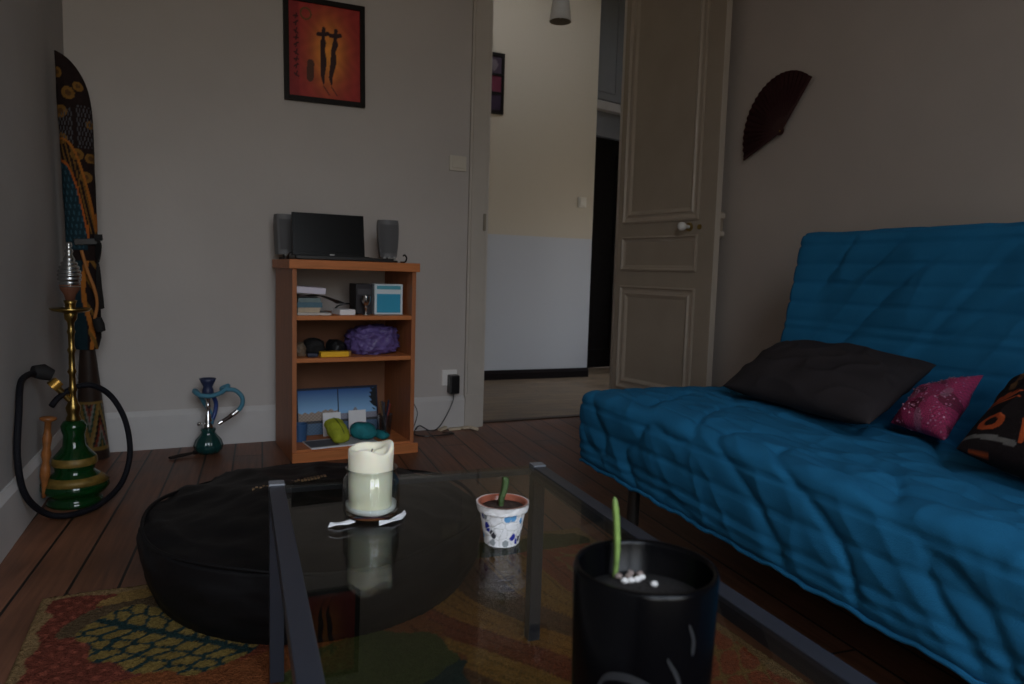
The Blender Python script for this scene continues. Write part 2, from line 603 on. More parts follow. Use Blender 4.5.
struct('baseboard_hall', skirt(bmesh.new(), (0.6, HY), (2.90, HY), (0, -1), 0.072, 0.02), mat('dark_skirting', (0.010, 0.007, 0.007), 0.8, spec=0.1))
# recess past the corner: turned wall with a dark doorway and cupboards over it
RA = R(14)
RM = Matrix.Translation((2.86, 5.26, 0)) @ Matrix.Rotation(RA, 4, 'Z')
bm = bmesh.new()
box(bm, 0.0, 0.17, 0, 0.1, 0, 1.96, mtx=RM)
box(bm, 0.95, 1.08, 0, 0.1, 0, 1.96, mtx=RM)
box(bm, 0.0, 1.08, 0, 0.1, 1.96, 2.16, mtx=RM)
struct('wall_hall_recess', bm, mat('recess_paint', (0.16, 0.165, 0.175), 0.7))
d2 = struct('door_2', B(0.17, 0.95, 0.05, 0.09, 0.01, 1.96, mtx=RM), mat('dark_brown_door', (0.008, 0.0065, 0.006), 0.9, spec=0.1))
bm = bmesh.new()
for z0, z1 in ((0.15, 0.85), (1.0, 1.85)):
    for x0 in (0.22, 0.57):
        for a in ((x0, x0 + 0.02, z0, z1), (x0 + 0.31, x0 + 0.33, z0, z1), (x0, x0 + 0.33, z0, z0 + 0.02), (x0, x0 + 0.33, z1 - 0.02, z1)):
            box(bm, a[0], a[1], 0.035, 0.052, a[2], a[3], mtx=RM)
obj('panel_moulding', bm, MATS['dark_brown_door'], d2)
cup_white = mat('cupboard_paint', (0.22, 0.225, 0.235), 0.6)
cp = thing('wall_cupboard', 'pale grey built-in cupboard high above the dark hall doorway', 'cupboard', (2.86, 5.26, 2.16), RA)
obj('ledge', B(0.0, 1.0, -0.06, 0.1, 0, 0.07, bev=0.006), mat('ledge_paint', (0.42, 0.40, 0.38), 0.6), cp)
obj('carcass', B(0.0, 1.0, 0.0, 0.4, 0.07, 1.09), cup_white, cp)
for k in range(2):
    x0 = 0.06 + k * 0.46
    dd = obj('cupboard_door', B(x0, x0 + 0.44, -0.02, 0.0, 0.09, 1.05, bev=0.003), cup_white, cp)
    bm = bmesh.new()
    for a in ((0.07, 0.085, 0.06, 0.90), (0.355, 0.37, 0.06, 0.90), (0.07, 0.37, 0.06, 0.075), (0.07, 0.37, 0.885, 0.90)):
        box(bm, x0 + a[0], x0 + a[1], -0.03, -0.018, 0.09 + a[2], 0.09 + a[3])
    obj('door_moulding', bm, cup_white, dd)

# ------------------------------------------------------------------ open panelled door
DOOR_A = R(-90 + 9.0)
door = bpy.data.objects.new('door_1', None)
COL.objects.link(door)
door.location = (2.150, 3.425, 0)
door.rotation_euler = (0, 0, DOOR_A)
tag(door, 'open panelled taupe door with white knob, swung back towards the right wall', 'door', kind='structure')
W_D, T_D, H_D = 0.685, 0.036, 2.46
obj('door_leaf', B(0, W_D - 0.002, 0, T_D, 0.012, H_D, bev=0.002), door_m, door)
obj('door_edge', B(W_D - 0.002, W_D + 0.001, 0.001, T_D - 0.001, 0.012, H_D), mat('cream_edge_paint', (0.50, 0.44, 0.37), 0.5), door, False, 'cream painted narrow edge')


def moulding(bm, x0, x1, z0, z1, steps, y=0.0):
    """mitred raised picture-frame moulding on the face at y, built outwards (-y)"""
    rings = []
    for ins, h in steps:
        rings.append([bm.verts.new(p) for p in ((x0 + ins, y - h, z0 + ins), (x1 - ins, y - h, z0 + ins),
                                                (x1 - ins, y - h, z1 - ins), (x0 + ins, y - h, z1 - ins))])
    for a, b in zip(rings, rings[1:]):
        for k in range(4):
            j = (k + 1) % 4
            bm.faces.new((a[k], a[j], b[j], b[k]))


ST = [(0, -0.001), (0.0, 0.010), (0.008, 0.013), (0.016, 0.004), (0.026, 0.0015), (0.036, 0.004), (0.042, 0.011), (0.050, 0.008), (0.058, 0.002), (0.066, -0.001)]
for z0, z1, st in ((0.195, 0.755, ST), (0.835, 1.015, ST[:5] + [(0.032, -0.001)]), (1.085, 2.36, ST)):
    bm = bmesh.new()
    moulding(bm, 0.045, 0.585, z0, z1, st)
    obj('panel_moulding', bm, mat('moulding_paint_lit', (0.38, 0.32, 0.255), 0.4, spec=0.4, var=0.05), door)  # lighter than the leaf: light catching the raised edges put into the colour
porc = mat('white_porcelain', (0.75, 0.74, 0.71), 0.2)
kn = obj('door_knob', LA([(0.0, 0.0), (0.009, 0.0), (0.009, 0.018), (0.012, 0.026), (0.017, 0.036), (0.022, 0.050), (0.020, 0.062), (0.011, 0.070), (0, 0.071)], 24,
                         aim((0.525, 0.0, 1.052), (0.525, -1, 1.052))), porc, door, True, 'white porcelain knob')
obj('knob_rose', LA([(0.0, 0.0), (0.022, 0.0), (0.020, 0.006), (0, 0.006)], 20, aim((0.525, 0.0, 1.052), (0.525, -1, 1.052))), brass_m, door, True)
obj('key_plate', LA([(0.0, 0.0), (0.013, 0.0), (0.012, 0.005), (0.005, 0.006), (0, 0.004)], 20, aim((0.590, 0.0, 1.050), (0.590, -1, 1.050))), brass_m, door, True)
bm = B(W_D - 0.09, W_D - 0.002, T_D, T_D + 0.022, 1.0, 1.12, bev=0.003)
obj('lock_case', bm, door_m, door)
bm = bmesh.new()
box(bm, W_D - 0.004, W_D + 0.004, T_D, T_D + 0.026, 1.006, 1.028)
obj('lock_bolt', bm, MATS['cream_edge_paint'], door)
bm = bmesh.new()
box(bm, W_D - 0.004, W_D + 0.004, T_D, T_D + 0.026, 1.090, 1.112)
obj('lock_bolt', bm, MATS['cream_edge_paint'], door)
# hinge plate left on the casing
h1 = tag(obj('strike_plate', B(-0.007, 0.007, -0.033, -0.027, 1.012, 1.098, bev=0.001,
                               mtx=Matrix.Translation(wb(DL - 0.012, 0, 0)) @ Matrix.Rotation(TH, 4, 'Z')), mat('painted_plate', (0.26, 0.23, 0.18), 0.5)),
         'small painted strike plate on the edge of the door casing', 'strike plate')

# ------------------------------------------------------------------ wall fittings
sw_white = mat('cream_switch', (0.62, 0.58, 0.50), 0.4)
WR = lambda u, z, d=0.0: Matrix.Translation(wb(u, d, z)) @ Matrix.Rotation(TH, 4, 'Z')


def place(o, u, z, d=0.0):
    o.matrix_world = WR(u, z, d)
    return o


sw = thing('light_switch', 'cream light switch on the grey wall just left of the door casing', 'switch')
place(sw, 1.566, 1.339)
obj('plate', B(-0.044, 0.044, -0.010, 0.001, -0.037, 0.037, bev=0.003), sw_white, sw)
obj('rocker', B(-0.034, 0.034, -0.015, -0.009, -0.024, 0.030, bev=0.003), sw_white, sw)
so = thing('wall_socket', 'white wall socket low on the wall right of the bookcase', 'socket')
place(so, 1.545, 0.262)
obj('plate', B(-0.040, 0.040, -0.010, 0.001, -0.040, 0.040, bev=0.003), mat('white_socket', (0.85, 0.83, 0.80), 0.4), so)
obj('socket_well', LA([(0.0, 0.004), (0.019, 0.004), (0.021, 0.011), (0.024, 0.011), (0.024, 0)], 24, aim((0, 0, 0), (0, -1, 0))), MATS['white_socket'], so, True)
pl = thing('power_adapter', 'black power adapter plugged into the low wall socket', 'power adapter')
place(pl, 1.556, 0.235, 0.012)
obj('body', B(-0.026, 0.026, -0.050, 0.0, -0.050, 0.045, bev=0.007), black_m, pl)
cpts = [(0, -0.030, -0.05), (-0.002, -0.030, -0.085), (-0.03, -0.035, -0.145), (-0.075, -0.05, -0.205), (-0.11, -0.06, -0.228)]
obj('cable', TU(spline(cpts), 0.0028, 8), black_m, pl, True)
cl = tag(obj('loose_cable', TU(spline([wb(1.44, 0.07, 0.005), wb(1.40, 0.10, 0.02), wb(1.37, 0.06, 0.034), wb(1.33, 0.10, 0.006), wb(1.36, 0.16, 0.005), wb(1.44, 0.17, 0.005), wb(1.52, 0.15, 0.005), wb(1.47, 0.12, 0.005)]), 0.003, 8), black_m, None, True),
         'black cable coiled on the floor below the power adapter', 'cable')
c3 = tag(obj('thin_wire', TU(spline([wb(1.30, 0.10, 0.004), wb(1.345, 0.05, 0.03), wb(1.372, 0.022, 0.09), wb(1.352, 0.022, 0.14), wb(1.315, 0.022, 0.20)]), 0.002, 8), black_m, None, True),
         'thin black wire climbing the skirting beside the bookcase', 'wire')
scrap_m = mat('pale_scrap', (0.62, 0.52, 0.38), 0.8, var=0.2)
for i, (u, d, a, l, lab) in enumerate(((1.50, 0.045, 0.3, 0.05, 'pale paper scrap on the floor under the power adapter'),
                                       (1.56, 0.055, -0.2, 0.06, 'pale paper scrap in the middle of the litter along the skirting'),
                                       (1.62, 0.05, 0.5, 0.05, 'pale paper scrap by the foot of the door casing'),
                                       (1.655, 0.085, -0.5, 0.045, 'pale paper scrap furthest right, nearest the doorway'))):
    bm = B(-l / 2, l / 2, -0.013, 0.013, 0, 0.010)
    for v in bm.verts:
        v.co.z += 0.004 * (1 + math.sin(v.co.x * 90 + i)); v.co.y += 0.006 * math.sin(v.co.x * 70 + i)
    o = tag(obj('paper_scrap', bm, scrap_m), lab, 'scrap', 'litter along the skirting')
    o.location = wb(u, d, 0.0); o.rotation_euler = (0, 0, a)

# framed print
pic = thing('framed_print', 'black framed red and orange print with two dark figures on the back wall', 'picture')
place(pic, 0.909, 1.772)
pic.rotation_euler = (0, R(-0.9), TH)
PW, PH = 0.181, 0.226
bm = bmesh.new()
for a in ((-PW, -PW + 0.022, -PH, PH), (PW - 0.022, PW, -PH, PH), (-PW + 0.022, PW - 0.022, -PH, -PH + 0.022), (-PW + 0.022, PW - 0.022, PH - 0.022, PH)):
    box(bm, a[0], a[1], -0.022, 0.0, a[2], a[3], bev=0.002)
obj('picture_frame', bm, mat('black_frame', (0.008, 0.006, 0.005), 0.5, spec=0.2), pic)


def seg_d(x, y, x0, y0, x1, y1):
    dx, dy = x1 - x0, y1 - y0
    t = np.clip(((x - x0) * dx + (y - y0) * dy) / (dx * dx + dy * dy + 1e-9), 0, 1)
    return np.hypot(x - x0 - t * dx, y - y0 - t * dy), t


def print_col(x, y):                           # x,y 0..1
    c = np.zeros(x.shape + (3,))
    red = np.array([0.40, 0.034, 0.032]); org = np.array([0.90, 0.34, 0.05]); dk = np.array([0.17, 0.010, 0.016])
    g = np.exp(-((x - 0.55) / 0.22) ** 2 - ((y - 0.50) / 0.33) ** 2)
    c[:] = red
    c += (org - red) * np.clip(g, 0, 1)[..., None]
    n = np.sin(x * 31 + np.sin(y * 17) * 2) * np.sin(y * 23 + x * 9)
    c *= (1 + 0.13 * n)[..., None]
    edge = np.clip((0.16 - x) / 0.03, 0, 1)
    c = c * (1 - 0.45 * edge[..., None]) + dk * 0.45 * edge[..., None]
    black = np.array([0.035, 0.010, 0.012])
    body = np.zeros(x.shape)
    for bx, lean in ((0.475, 0.0), (0.645, -0.06)):
        pts = [(bx, 0.66, 0.016), (bx, 0.60, 0.040), (bx - 0.01 + lean * .3, 0.53, 0.032), (bx + 0.006 + lean * .6, 0.40, 0.042), (bx - 0.01 + lean, 0.24, 0.026), (bx + lean, 0.17, 0.012)]
        for (x0, y0, ra), (x1, y1, rb) in zip(pts, pts[1:]):
            d, t = seg_d(x, y, x0, y0, x1, y1)
            body = np.maximum(body, (d < ra + (rb - ra) * t))
        for (x0, y0, x1, y1, w) in ((bx - 0.07, 0.685, bx + 0.07, 0.70, 0.022), (bx, 0.66, bx + 0.01, 0.745, 0.025), (bx + lean, 0.14, bx + lean + 0.08, 0.05, 0.006)):
            d, t = seg_d(x, y, x0, y0, x1, y1)
            body = np.maximum(body, d < w)
    d, t = seg_d(x, y, 0.29, 0.22, 0.30, 0.36)
    pot = d < 0.05
    c[pot] = np.array([0.10, 0.035, 0.02])
    for k in range(9):                        # row of dark glyph strokes down the left side
        gy = 0.84 - k * 0.075
        d1, _ = seg_d(x, y, 0.08, gy, 0.13, gy + 0.03 * math.sin(k * 2.1))
        d2, _ = seg_d(x, y, 0.10, gy - 0.02, 0.115, gy + 0.025)
        c[(np.minimum(d1, d2) < 0.009)] = dk * 0.35
    d = np.abs(np.hypot(x - 0.24, (y - 0.88) * 1.2) - 0.07)
    c[d < 0.012] = np.array([0.16, 0.07, 0.02])
    c[body > 0] = black
    return c


def flat_print(name, w, h, nx, ny, colf, m, parent, mtx):
    xs, ys = np.meshgrid(np.linspace(0, 1, nx), np.linspace(0, 1, ny), indexing='ij')
    cols = colf(xs, ys).reshape(-1, 3)
    vs = [mtx @ Vector(((a - 0.5) * w, 0, (b - 0.5) * h)) for a, b in zip(xs.ravel(), ys.ravel())]
    return painted(name, vs, grid_faces(nx, ny), np.clip(cols, 0, 1), m, parent, False)


flat_print('print_sheet', 2 * PW - 0.04, 2 * PH - 0.04, 110, 140, print_col, attr_print, pic, Matrix.Translation((0, -0.010, 0)))
# narrow picture in the hall
hp = thing('hall_picture', 'narrow dark framed picture on the hall wall behind the door casing', 'picture', (2.01, HY, 2.163))
bm = bmesh.new()
for a in ((-0.095, -0.075, -0.213, 0.213), (0.075, 0.095, -0.213, 0.213), (-0.075, 0.075, -0.213, -0.19), (-0.075, 0.075, 0.19, 0.213),
          (-0.075, 0.075, 0.055, 0.07), (-0.075, 0.075, -0.075, -0.06)):
    box(bm, a[0], a[1], -0.02, 0.0, a[2], a[3])
obj('picture_frame', bm, MATS['black_frame'], hp)


def hp_col(x, y):
    c = np.zeros(x.shape + (3,))
    c[:] = (0.05, 0.03, 0.045)
    c[y < 0.36] = (0.035, 0.02, 0.04)
    c[(y >= 0.36) & (y < 0.66)] = (0.13, 0.02, 0.04)
    c[(y > 0.72) & (np.hypot(x - 0.6, (y - 0.83) * 2) < 0.2)] = (0.14, 0.11, 0.12)
    return c


flat_print('print_sheet', 0.15, 0.39, 20, 50, hp_col, attr_print, hp, Matrix.Translation((0, -0.008, 0)))
hs = thing('hall_switch', 'small white switch on the cream hall wall by the corner', 'switch', (2.795, HY, 1.365))
obj('plate', B(-0.035, 0.035, -0.009, 0.001, -0.040, 0.040, bev=0.003), sw_white, hs)
obj('rocker', B(-0.022, 0.022, -0.014, -0.008, -0.026, 0.026, bev=0.002), sw_white, hs)
hl = thing('pendant_lamp', 'small bell-shaped pendant lampshade hanging in the hall', 'lamp', (2.15, 4.20, 2.382))
obj('lamp_shade', LA([(0.066, 0.0), (0.069, 0.002), (0.062, 0.06), (0.050, 0.15), (0.036, 0.22), (0.018, 0.25), (0.0, 0.255)], 28),
    mat('lamp_shade', (0.22, 0.19, 0.15), 0.7), hl, True)
obj('cord', TU([(0, 0, 0.25), (0, 0, HALL_H - 2.382)], 0.004, 8), black_m, hl)
obj('bulb', LA([(0.0, 0.02), (0.02, 0.03), (0.027, 0.055), (0.02, 0.085), (0.012, 0.11), (0.0, 0.115)], 16), mat('opal_bulb', (0.7, 0.68, 0.6), 0.3), hl, True)

# hand fan on the right wall
fan = thing('hand_fan', 'open dark maroon folding fan hung on the right wall above the sofa', 'fan')
fan.matrix_world = Matrix.Translation((rx(2.42) - 0.012, 2.42, 1.437)) @ Matrix.Rotation(R(-90) - 0.0524, 4, 'Z')
# local x runs towards the camera along the wall, local -y out into the room
fan_m = mat('maroon_silk', (0.050, 0.008, 0.009), 0.75, var=0.08, vscale=40)
NP = 44
vs = []
A0, A1 = R(201), R(50)
for k in range(NP + 1):
    a = A0 + (A1 - A0) * k / NP
    off = -0.003 - 0.007 * (k % 2)
    for r in (0.022, 0.245):
        vs.append((r * math.cos(a), off * (0.5 + r * 2), r * math.sin(a)))
bm = bmesh.new()
bv = [bm.verts.new(v) for v in vs]
for k in range(NP):
    bm.faces.new((bv[2 * k], bv[2 * k + 1], bv[2 * k + 3], bv[2 * k + 2]))
bmesh.ops.solidify(bm, geom=bm.faces[:], thickness=0.001)
obj('fan_leaf', bm, fan_m, fan)
bm = bmesh.new()
for k in range(0, NP + 1, 2):
    a = A0 + (A1 - A0) * k / NP
    box(bm, -0.016, 0.12, -0.0012, 0.0012, -0.003, 0.003,
        mtx=Matrix.Translation((0, -0.004 - 0.0001 * k, 0)) @ Matrix.Rotation(-a, 4, 'Y'))
o = obj('fan_sticks', bm, mat('dark_fan_wood', (0.040, 0.007, 0.008), 0.6), fan)
o.name = 'fan_ribs'
for nm, a in (('guard_stick', A0), ('guard_stick', A1)):
    obj(nm, B(-0.018, 0.247, -0.003, 0.003, -0.005, 0.005, bev=0.001, mtx=Matrix.Translation((0, -0.008, 0)) @ Matrix.Rotation(-a, 4, 'Y')), MATS['dark_fan_wood'], fan)
obj('rivet', LA([(0, -0.004), (0.005, -0.004), (0.005, 0.012), (0, 0.013)], 12, aim((0, 0, 0), (0, -1, 0))), brass_m, fan, True)

# ------------------------------------------------------------------ bookcase
BA = math.atan2(0.033, 0.537)
bc = thing('bookcase', 'open orange wood bookcase with three shelves against the back wall', 'bookcase', (0.38, 3.016, 0), BA)
BD = 0.385
obj('side_panel', B(0.0, 0.018, 0.0, BD, 0.0, 0.795, bev=0.001), oakside_m, bc)
obj('side_panel', B(0.506, 0.524, 0.0, BD, 0.0, 0.795, bev=0.001), oakside_m, bc)
obj('top_panel', B(-0.014, 0.536, -0.014, BD + 0.005, 0.795, 0.832, bev=0.002), oak_m, bc)
obj('shelf', B(0.018, 0.506, 0.004, BD - 0.012, 0.587, 0.605, bev=0.001), oak_m, bc)
obj('shelf', B(0.018, 0.506, 0.004, BD - 0.012, 0.412, 0.430, bev=0.001), oak_m, bc)
obj('bottom_panel', B(0.018, 0.506, -0.002, BD - 0.012, 0.036, 0.052, bev=0.001), oak_m, bc)
obj('plinth', B(-0.002, 0.540, -0.014, 0.004, 0.0, 0.042, bev=0.001), oak_m, bc)
obj('back_panel', B(0.018, 0.506, BD - 0.012, BD - 0.006, 0.045, 0.600), mat('brown_hardboard', (0.23, 0.10, 0.05), 0.7, var=0.1), bc)
BM = Matrix.Translation((0.38, 3.016, 0)) @ Matrix.Rotation(BA, 4, 'Z')


def bp(u, d, z):
    return BM @ Vector((u, d, z))


# things on top
la = thing('laptop', 'open black laptop standing on top of the bookcase', 'laptop', bp(0.18, 0.13, 0.832), BA - R(1.5))
obj('base_unit', B(-0.155, 0.160, -0.105, 0.085, 0.002, 0.018, bev=0.003), black_m, la)
lid = obj('lid', B(-0.155, 0.150, 0.0, 0.008, 0.0, 0.188, bev=0.003, mtx=Matrix.Translation((0, -0.01, 0.014)) @ Matrix.Rotation(R(-10), 4, 'X')), screen_m, la)
obj('display', B(-0.145, 0.140, -0.0015, 0.0, 0.022, 0.180, mtx=Matrix.Translation((0, -0.01, 0.014)) @ Matrix.Rotation(R(-10), 4, 'X')), mat('dark_display', (0.002, 0.002, 0.002), 0.3, spec=0.25), lid)
obj('logo_badge', B(-0.002, 0.018, -0.0025, 0.0, 0.008, 0.014, mtx=Matrix.Translation((0, -0.01, 0.014)) @ Matrix.Rotation(R(-10), 4, 'X')), mat('pale_badge', (0.45, 0.45, 0.46), 0.4), lid, False, 'small pale grey badge')
obj('keyboard', B(-0.14, 0.145, -0.095, -0.015, 0.018, 0.0205), matte_black, la)
dv = tag(obj('disc_drive', B(-0.05, 0.05, -0.07, 0.07, 0, 0.016, bev=0.003), black_m), 'flat black box beside the laptop in front of the right speaker', 'device')
dv.location = bp(0.388, 0.12, 0.8325); dv.rotation_euler = (0, 0, BA)


def speaker(loc, rot, w0, w1, h, label):
    s = thing('desktop_speaker', label, 'speaker', loc, rot, 'pair of grey speakers on the bookcase')
    prof = []
    bm = bmesh.new()
    n = 9
    for k in range(n):
        t = k / (n - 1)
        z = 0.022 + t * (h - 0.022)
        hw = (w0 + (w1 - w0) * math.sin(min(1, t * 1.25) * PI / 2)) / 2
        if t > 0.92: hw *= 0.93
        d = 0.045 * (0.85 + 0.15 * math.sin(t * PI))
        ring = []
        for x, y in ((-1, -0.5), (-0.6, -0.92), (0, -1.0), (0.6, -0.92), (1, -0.5), (0.95, 0.7), (0.7, 1.0), (-0.7, 1.0), (-0.95, 0.7)):
            ring.append(bm.verts.new((x * hw, y * d + 0.02 * t, z)))
        prof.append(ring)
    for a, b in zip(prof, prof[1:]):
        m = len(a)
        for k in range(m):
            bm.faces.new((a[k], a[(k + 1) % m], b[(k + 1) % m], b[k]))
    bm.faces.new(prof[0][::-1]); bm.faces.new(prof[-1])
    obj('body', bm, grey_m, s, True)
    bm = bmesh.new()
    rr = []
    for k in range(1, n - 1):
        t = k / (n - 1)
        z = 0.022 + t * (h - 0.022)
        hw = (w0 + (w1 - w0) * math.sin(min(1, t * 1.25) * PI / 2)) / 2 * 0.86
        d = 0.045 * (0.85 + 0.15 * math.sin(t * PI))
        rr.append([bm.verts.new((x * hw, y * d + 0.02 * t - 0.003, z)) for x, y in ((-1, -0.66), (-0.6, -0.95), (0, -1.02), (0.6, -0.95), (1, -0.66))])
    for a, b in zip(rr, rr[1:]):
        for k in range(4):
            bm.faces.new((a[k], a[k + 1], b[k + 1], b[k]))
    obj('grille', bm, grille_m, s, True)
    bm = bmesh.new()
    prism(bm, [(-0.036, -0.045), (0.036, -0.045), (0.026, 0.03), (-0.026, 0.03)], 0.0, 0.010)
    box(bm, -0.012, 0.012, -0.02, 0.02, 0.009, 0.03)
    obj('stand', bm, matte_black, s)
    for x in (-0.022, 0.0, 0.022):
        obj('control_knob', LA([(0, 0), (0.007, 0), (0.006, 0.008), (0, 0.009)], 12, aim((x, -0.040, 0.020), (x, -1, 0.020))), mat('grey_knob', (0.22, 0.22, 0.21), 0.4), s, True)
    return s


speaker(bp(0.034, 0.292, 0.832), BA + R(10), 0.094, 0.096, 0.196, 'grey desktop speaker half hidden behind the left of the laptop')
speaker(bp(0.443, 0.15, 0.832), BA - R(8), 0.072, 0.094, 0.188, 'grey desktop speaker standing alone right of the laptop')
tag(obj('speaker_cable', TU(spline([bp(0.008, 0.20, 0.836), bp(-0.002, 0.12, 0.836), bp(-0.006, 0.06, 0.85), bp(0.0, 0.03, 0.860), bp(0.014, 0.022, 0.850), bp(0.016, 0.012, 0.836)]), 0.003, 8), black_m, None, True),
    'black cable looped on the bookcase top by the left speaker', 'cable')
rc = tag(obj('cable_loop', TU(spline([bp(0.478, 0.08, 0.836), bp(0.496, 0.07, 0.838), bp(0.503, 0.07, 0.855), bp(0.494, 0.07, 0.868), bp(0.486, 0.07, 0.862)]), 0.0035, 8), black_m, None, True),
         'small dark cable end curled at the foot of the right speaker', 'cable')

# shelf one -------------------------------------------------------------
def book(name, u0, u1, d0, d1, z0, z1, cover, label, rot=0.0, group='books stacked on the top shelf', cat='book'):
    cu, cd = (u0 + u1) / 2, (d0 + d1) / 2
    t = thing(name, label, cat, bp(cu, cd, z0), BA + rot, group)
    w, d, h = (u1 - u0) / 2, (d1 - d0) / 2, z1 - z0
    c = min(0.0022, h * 0.16)
    bm = bmesh.new()
    box(bm, -w, w, -d, d, 0, c); box(bm, -w, w, -d, d, h - c, h); box(bm, -w, -w + c, -d, d, c, h - c)
    obj('cover', bm, cover, t)
    obj('page_block', B(-w + c, w - 0.003, -d + 0.003, d - 0.003, c, h - c), paper_m, t)
    return t


S1 = 0.6055
cov = lambda n, c: mat(n, c, 0.5, var=0.1, vscale=30)
# spines of the stacked books face the room (the -d side)
def spine_book(u0, u1, d0, d1, z0, z1, cover, label, rot=0.0):
    t = thing('book', label, 'book', bp((u0 + u1) / 2, (d0 + d1) / 2, z0), BA + rot, 'books stacked on the top shelf')
    w, d, h = (u1 - u0) / 2, (d1 - d0) / 2, z1 - z0
    c = min(0.0022, h * 0.16)
    bm = bmesh.new()
    box(bm, -w, w, -d, d, 0, c); box(bm, -w, w, -d, d, h - c, h); box(bm, -w, w, -d, -d + c, c, h - c)
    obj('cover', bm, cover, t)
    obj('page_block', B(-w + 0.003, w - 0.003, -d + c, d - 0.003, c, h - c), paper_m, t)
    return t


spine_book(0.028, 0.165, 0.035, 0.22, S1, S1 + 0.009, cov('white_cover', (0.55, 0.52, 0.48)), 'thin white booklet flat at the bottom of the book stack')
spine_book(0.032, 0.122, 0.05, 0.19, S1 + 0.0095, S1 + 0.030, cov('cream_cover', (0.50, 0.40, 0.28)), 'cream paperback just above the thin white booklet')
spine_book(0.030, 0.132, 0.05, 0.20, S1 + 0.0305, S1 + 0.052, cov('blue_cover', (0.07, 0.15, 0.20)), 'blue paperback in the middle of the book stack')
spine_book(0.034, 0.126, 0.055, 0.19, S1 + 0.0525, S1 + 0.070, cov('teal_cover', (0.16, 0.22, 0.22)), 'grey green paperback under the black magazine')
# drooping magazine
vs, nx, ny = [], 30, 8
for i in range(nx):
    x = 0.024 + 0.205 * i / (nx - 1)
    over = max(0, x - 0.125)
    z = S1 + 0.078 - 2.9 * over ** 2 + 0.002 * math.sin(i * 0.5)
    for j in range(ny):
        vs.append(bp(x, 0.05 + 0.16 * j / (ny - 1), z - 0.01 * (over / 0.1) * j / ny))
bm = bmesh.new()
bv = [bm.verts.new(v) for v in vs]
for f in grid_faces(nx, ny):
    bm.faces.new([bv[k] for k in f])
bmesh.ops.solidify(bm, geom=bm.faces[:], thickness=0.004)
tag(obj('magazine', bm, mat('black_cover', (0.016, 0.015, 0.014), 0.4), None, True), 'black magazine drooping over the right side of the book stack', 'magazine')
wbx = tag(obj('card_box', B(-0.060, 0.060, -0.07, 0.07, 0, 0.026, bev=0.002), lilac_m), 'pale lilac box lying on top of the black magazine', 'box')
wbx.location = bp(0.086, 0.125, S1 + 0.089); wbx.rotation_euler = (R(1), R(3), BA)
o = tag(obj('card_box', B(-0.034, 0.034, -0.05, 0.05, 0, 0.023, bev=0.002), paper_m), 'small white box on the top shelf, right of the book stack', 'box')
o.location = bp(0.231, 0.09, S1); o.rotation_euler = (0, 0, BA + 0.1)
# a goblet
gb = thing('goblet', 'small shiny metal goblet in front of the black box on the top shelf', 'goblet', bp(0.318, 0.055, S1))
obj('cup', LA([(0.006, 0.040), (0.014, 0.046), (0.019, 0.060), (0.019, 0.080), (0.017, 0.080), (0.016, 0.060), (0.0, 0.050)], 24), steel_m, gb, True)
obj('stem', LA([(0.0, 0.0), (0.018, 0.0), (0.017, 0.003), (0.005, 0.007), (0.004, 0.024), (0.008, 0.030), (0.004, 0.036), (0.006, 0.041), (0, 0.041)], 24), steel_m, gb, True)
bb = thing('storage_box', 'dark box standing on the top shelf between goblet and blue box', 'box', bp(0.323, 0.16, S1), BA)
obj('carton', B(-0.033, 0.040, -0.05, 0.06, 0, 0.131, bev=0.002), mat('dark_brown_carton', (0.022, 0.018, 0.022), 0.6), bb)
obj('label_band', B(-0.026, 0.032, -0.0515, -0.050, 0.085, 0.110), mat('dull_band', (0.06, 0.055, 0.06), 0.6), bb)
bx = thing('blue_box', 'bright blue box with white frame at the right end of the top shelf', 'box', bp(0.430, 0.14, S1), BA - 0.05)
obj('carton', B(-0.063, 0.063, -0.06, 0.06, 0, 0.133, bev=0.002), mat('pale_frame_card', (0.70, 0.79, 0.82), 0.5), bx)
obj('front_panel', B(-0.053, 0.053, -0.0615, -0.060, 0.008, 0.090), mat('bright_blue_panel', (0.03, 0.34, 0.54), 0.4), bx, False, 'bright blue lower panel')
obj('header_band', B(-0.053, 0.053, -0.0615, -0.060, 0.110, 0.126), mat('teal_blue_band', (0.09, 0.38, 0.48), 0.4), bx)
tag(obj('black_cable', TU(spline([bp(0.20, 0.165, 0.611), bp(0.23, 0.165, 0.640), bp(0.272, 0.15, 0.648), bp(0.275, 0.10, 0.636), bp(0.282, 0.085, 0.63), bp(0.278, 0.07, 0.612), bp(0.285, 0.06, 0.610)]), 0.004, 8), black_m, None, True),
    'black cable bunched behind the small white box', 'cable')

# shelf two -------------------------------------------------------------
S2 = 0.4305


def blob(name, size, seed, amp, m, freq=9.0, subd=4, flat=0.25, sharp=0.0):
    bm = bmesh.new()
    bmesh.ops.create_icosphere(bm, subdivisions=subd, radius=1.0)
    for v in bm.verts:
        p = v.co.normalized()
        # boxy superellipsoid
        e = 0.72
        q = Vector([math.copysign(abs(c) ** e, c) for c in p])
        n = mnoise.fractal(p * freq * 0.25 + Vector((seed, seed * 2.1, 0)), 1.0, 2.0, 4)
        rd = (1 - abs(mnoise.noise(p * freq * 0.5 + Vector((seed * 3, 0, seed))))) ** 3
        s = 1 + amp * n + sharp * rd
        c = Vector((q.x * size[0], q.y * size[1], q.z * size[2])) * s
        if c.z < -size[2] * (1 - flat): c.z = -size[2] * (1 - flat) + 0.04 * (c.z + size[2] * (1 - flat))
        v.co = c
    zmin = min(v.co.z for v in bm.verts)
    for v in bm.verts: v.co.z -= zmin
    return obj(name, bm, m, None, 'all')


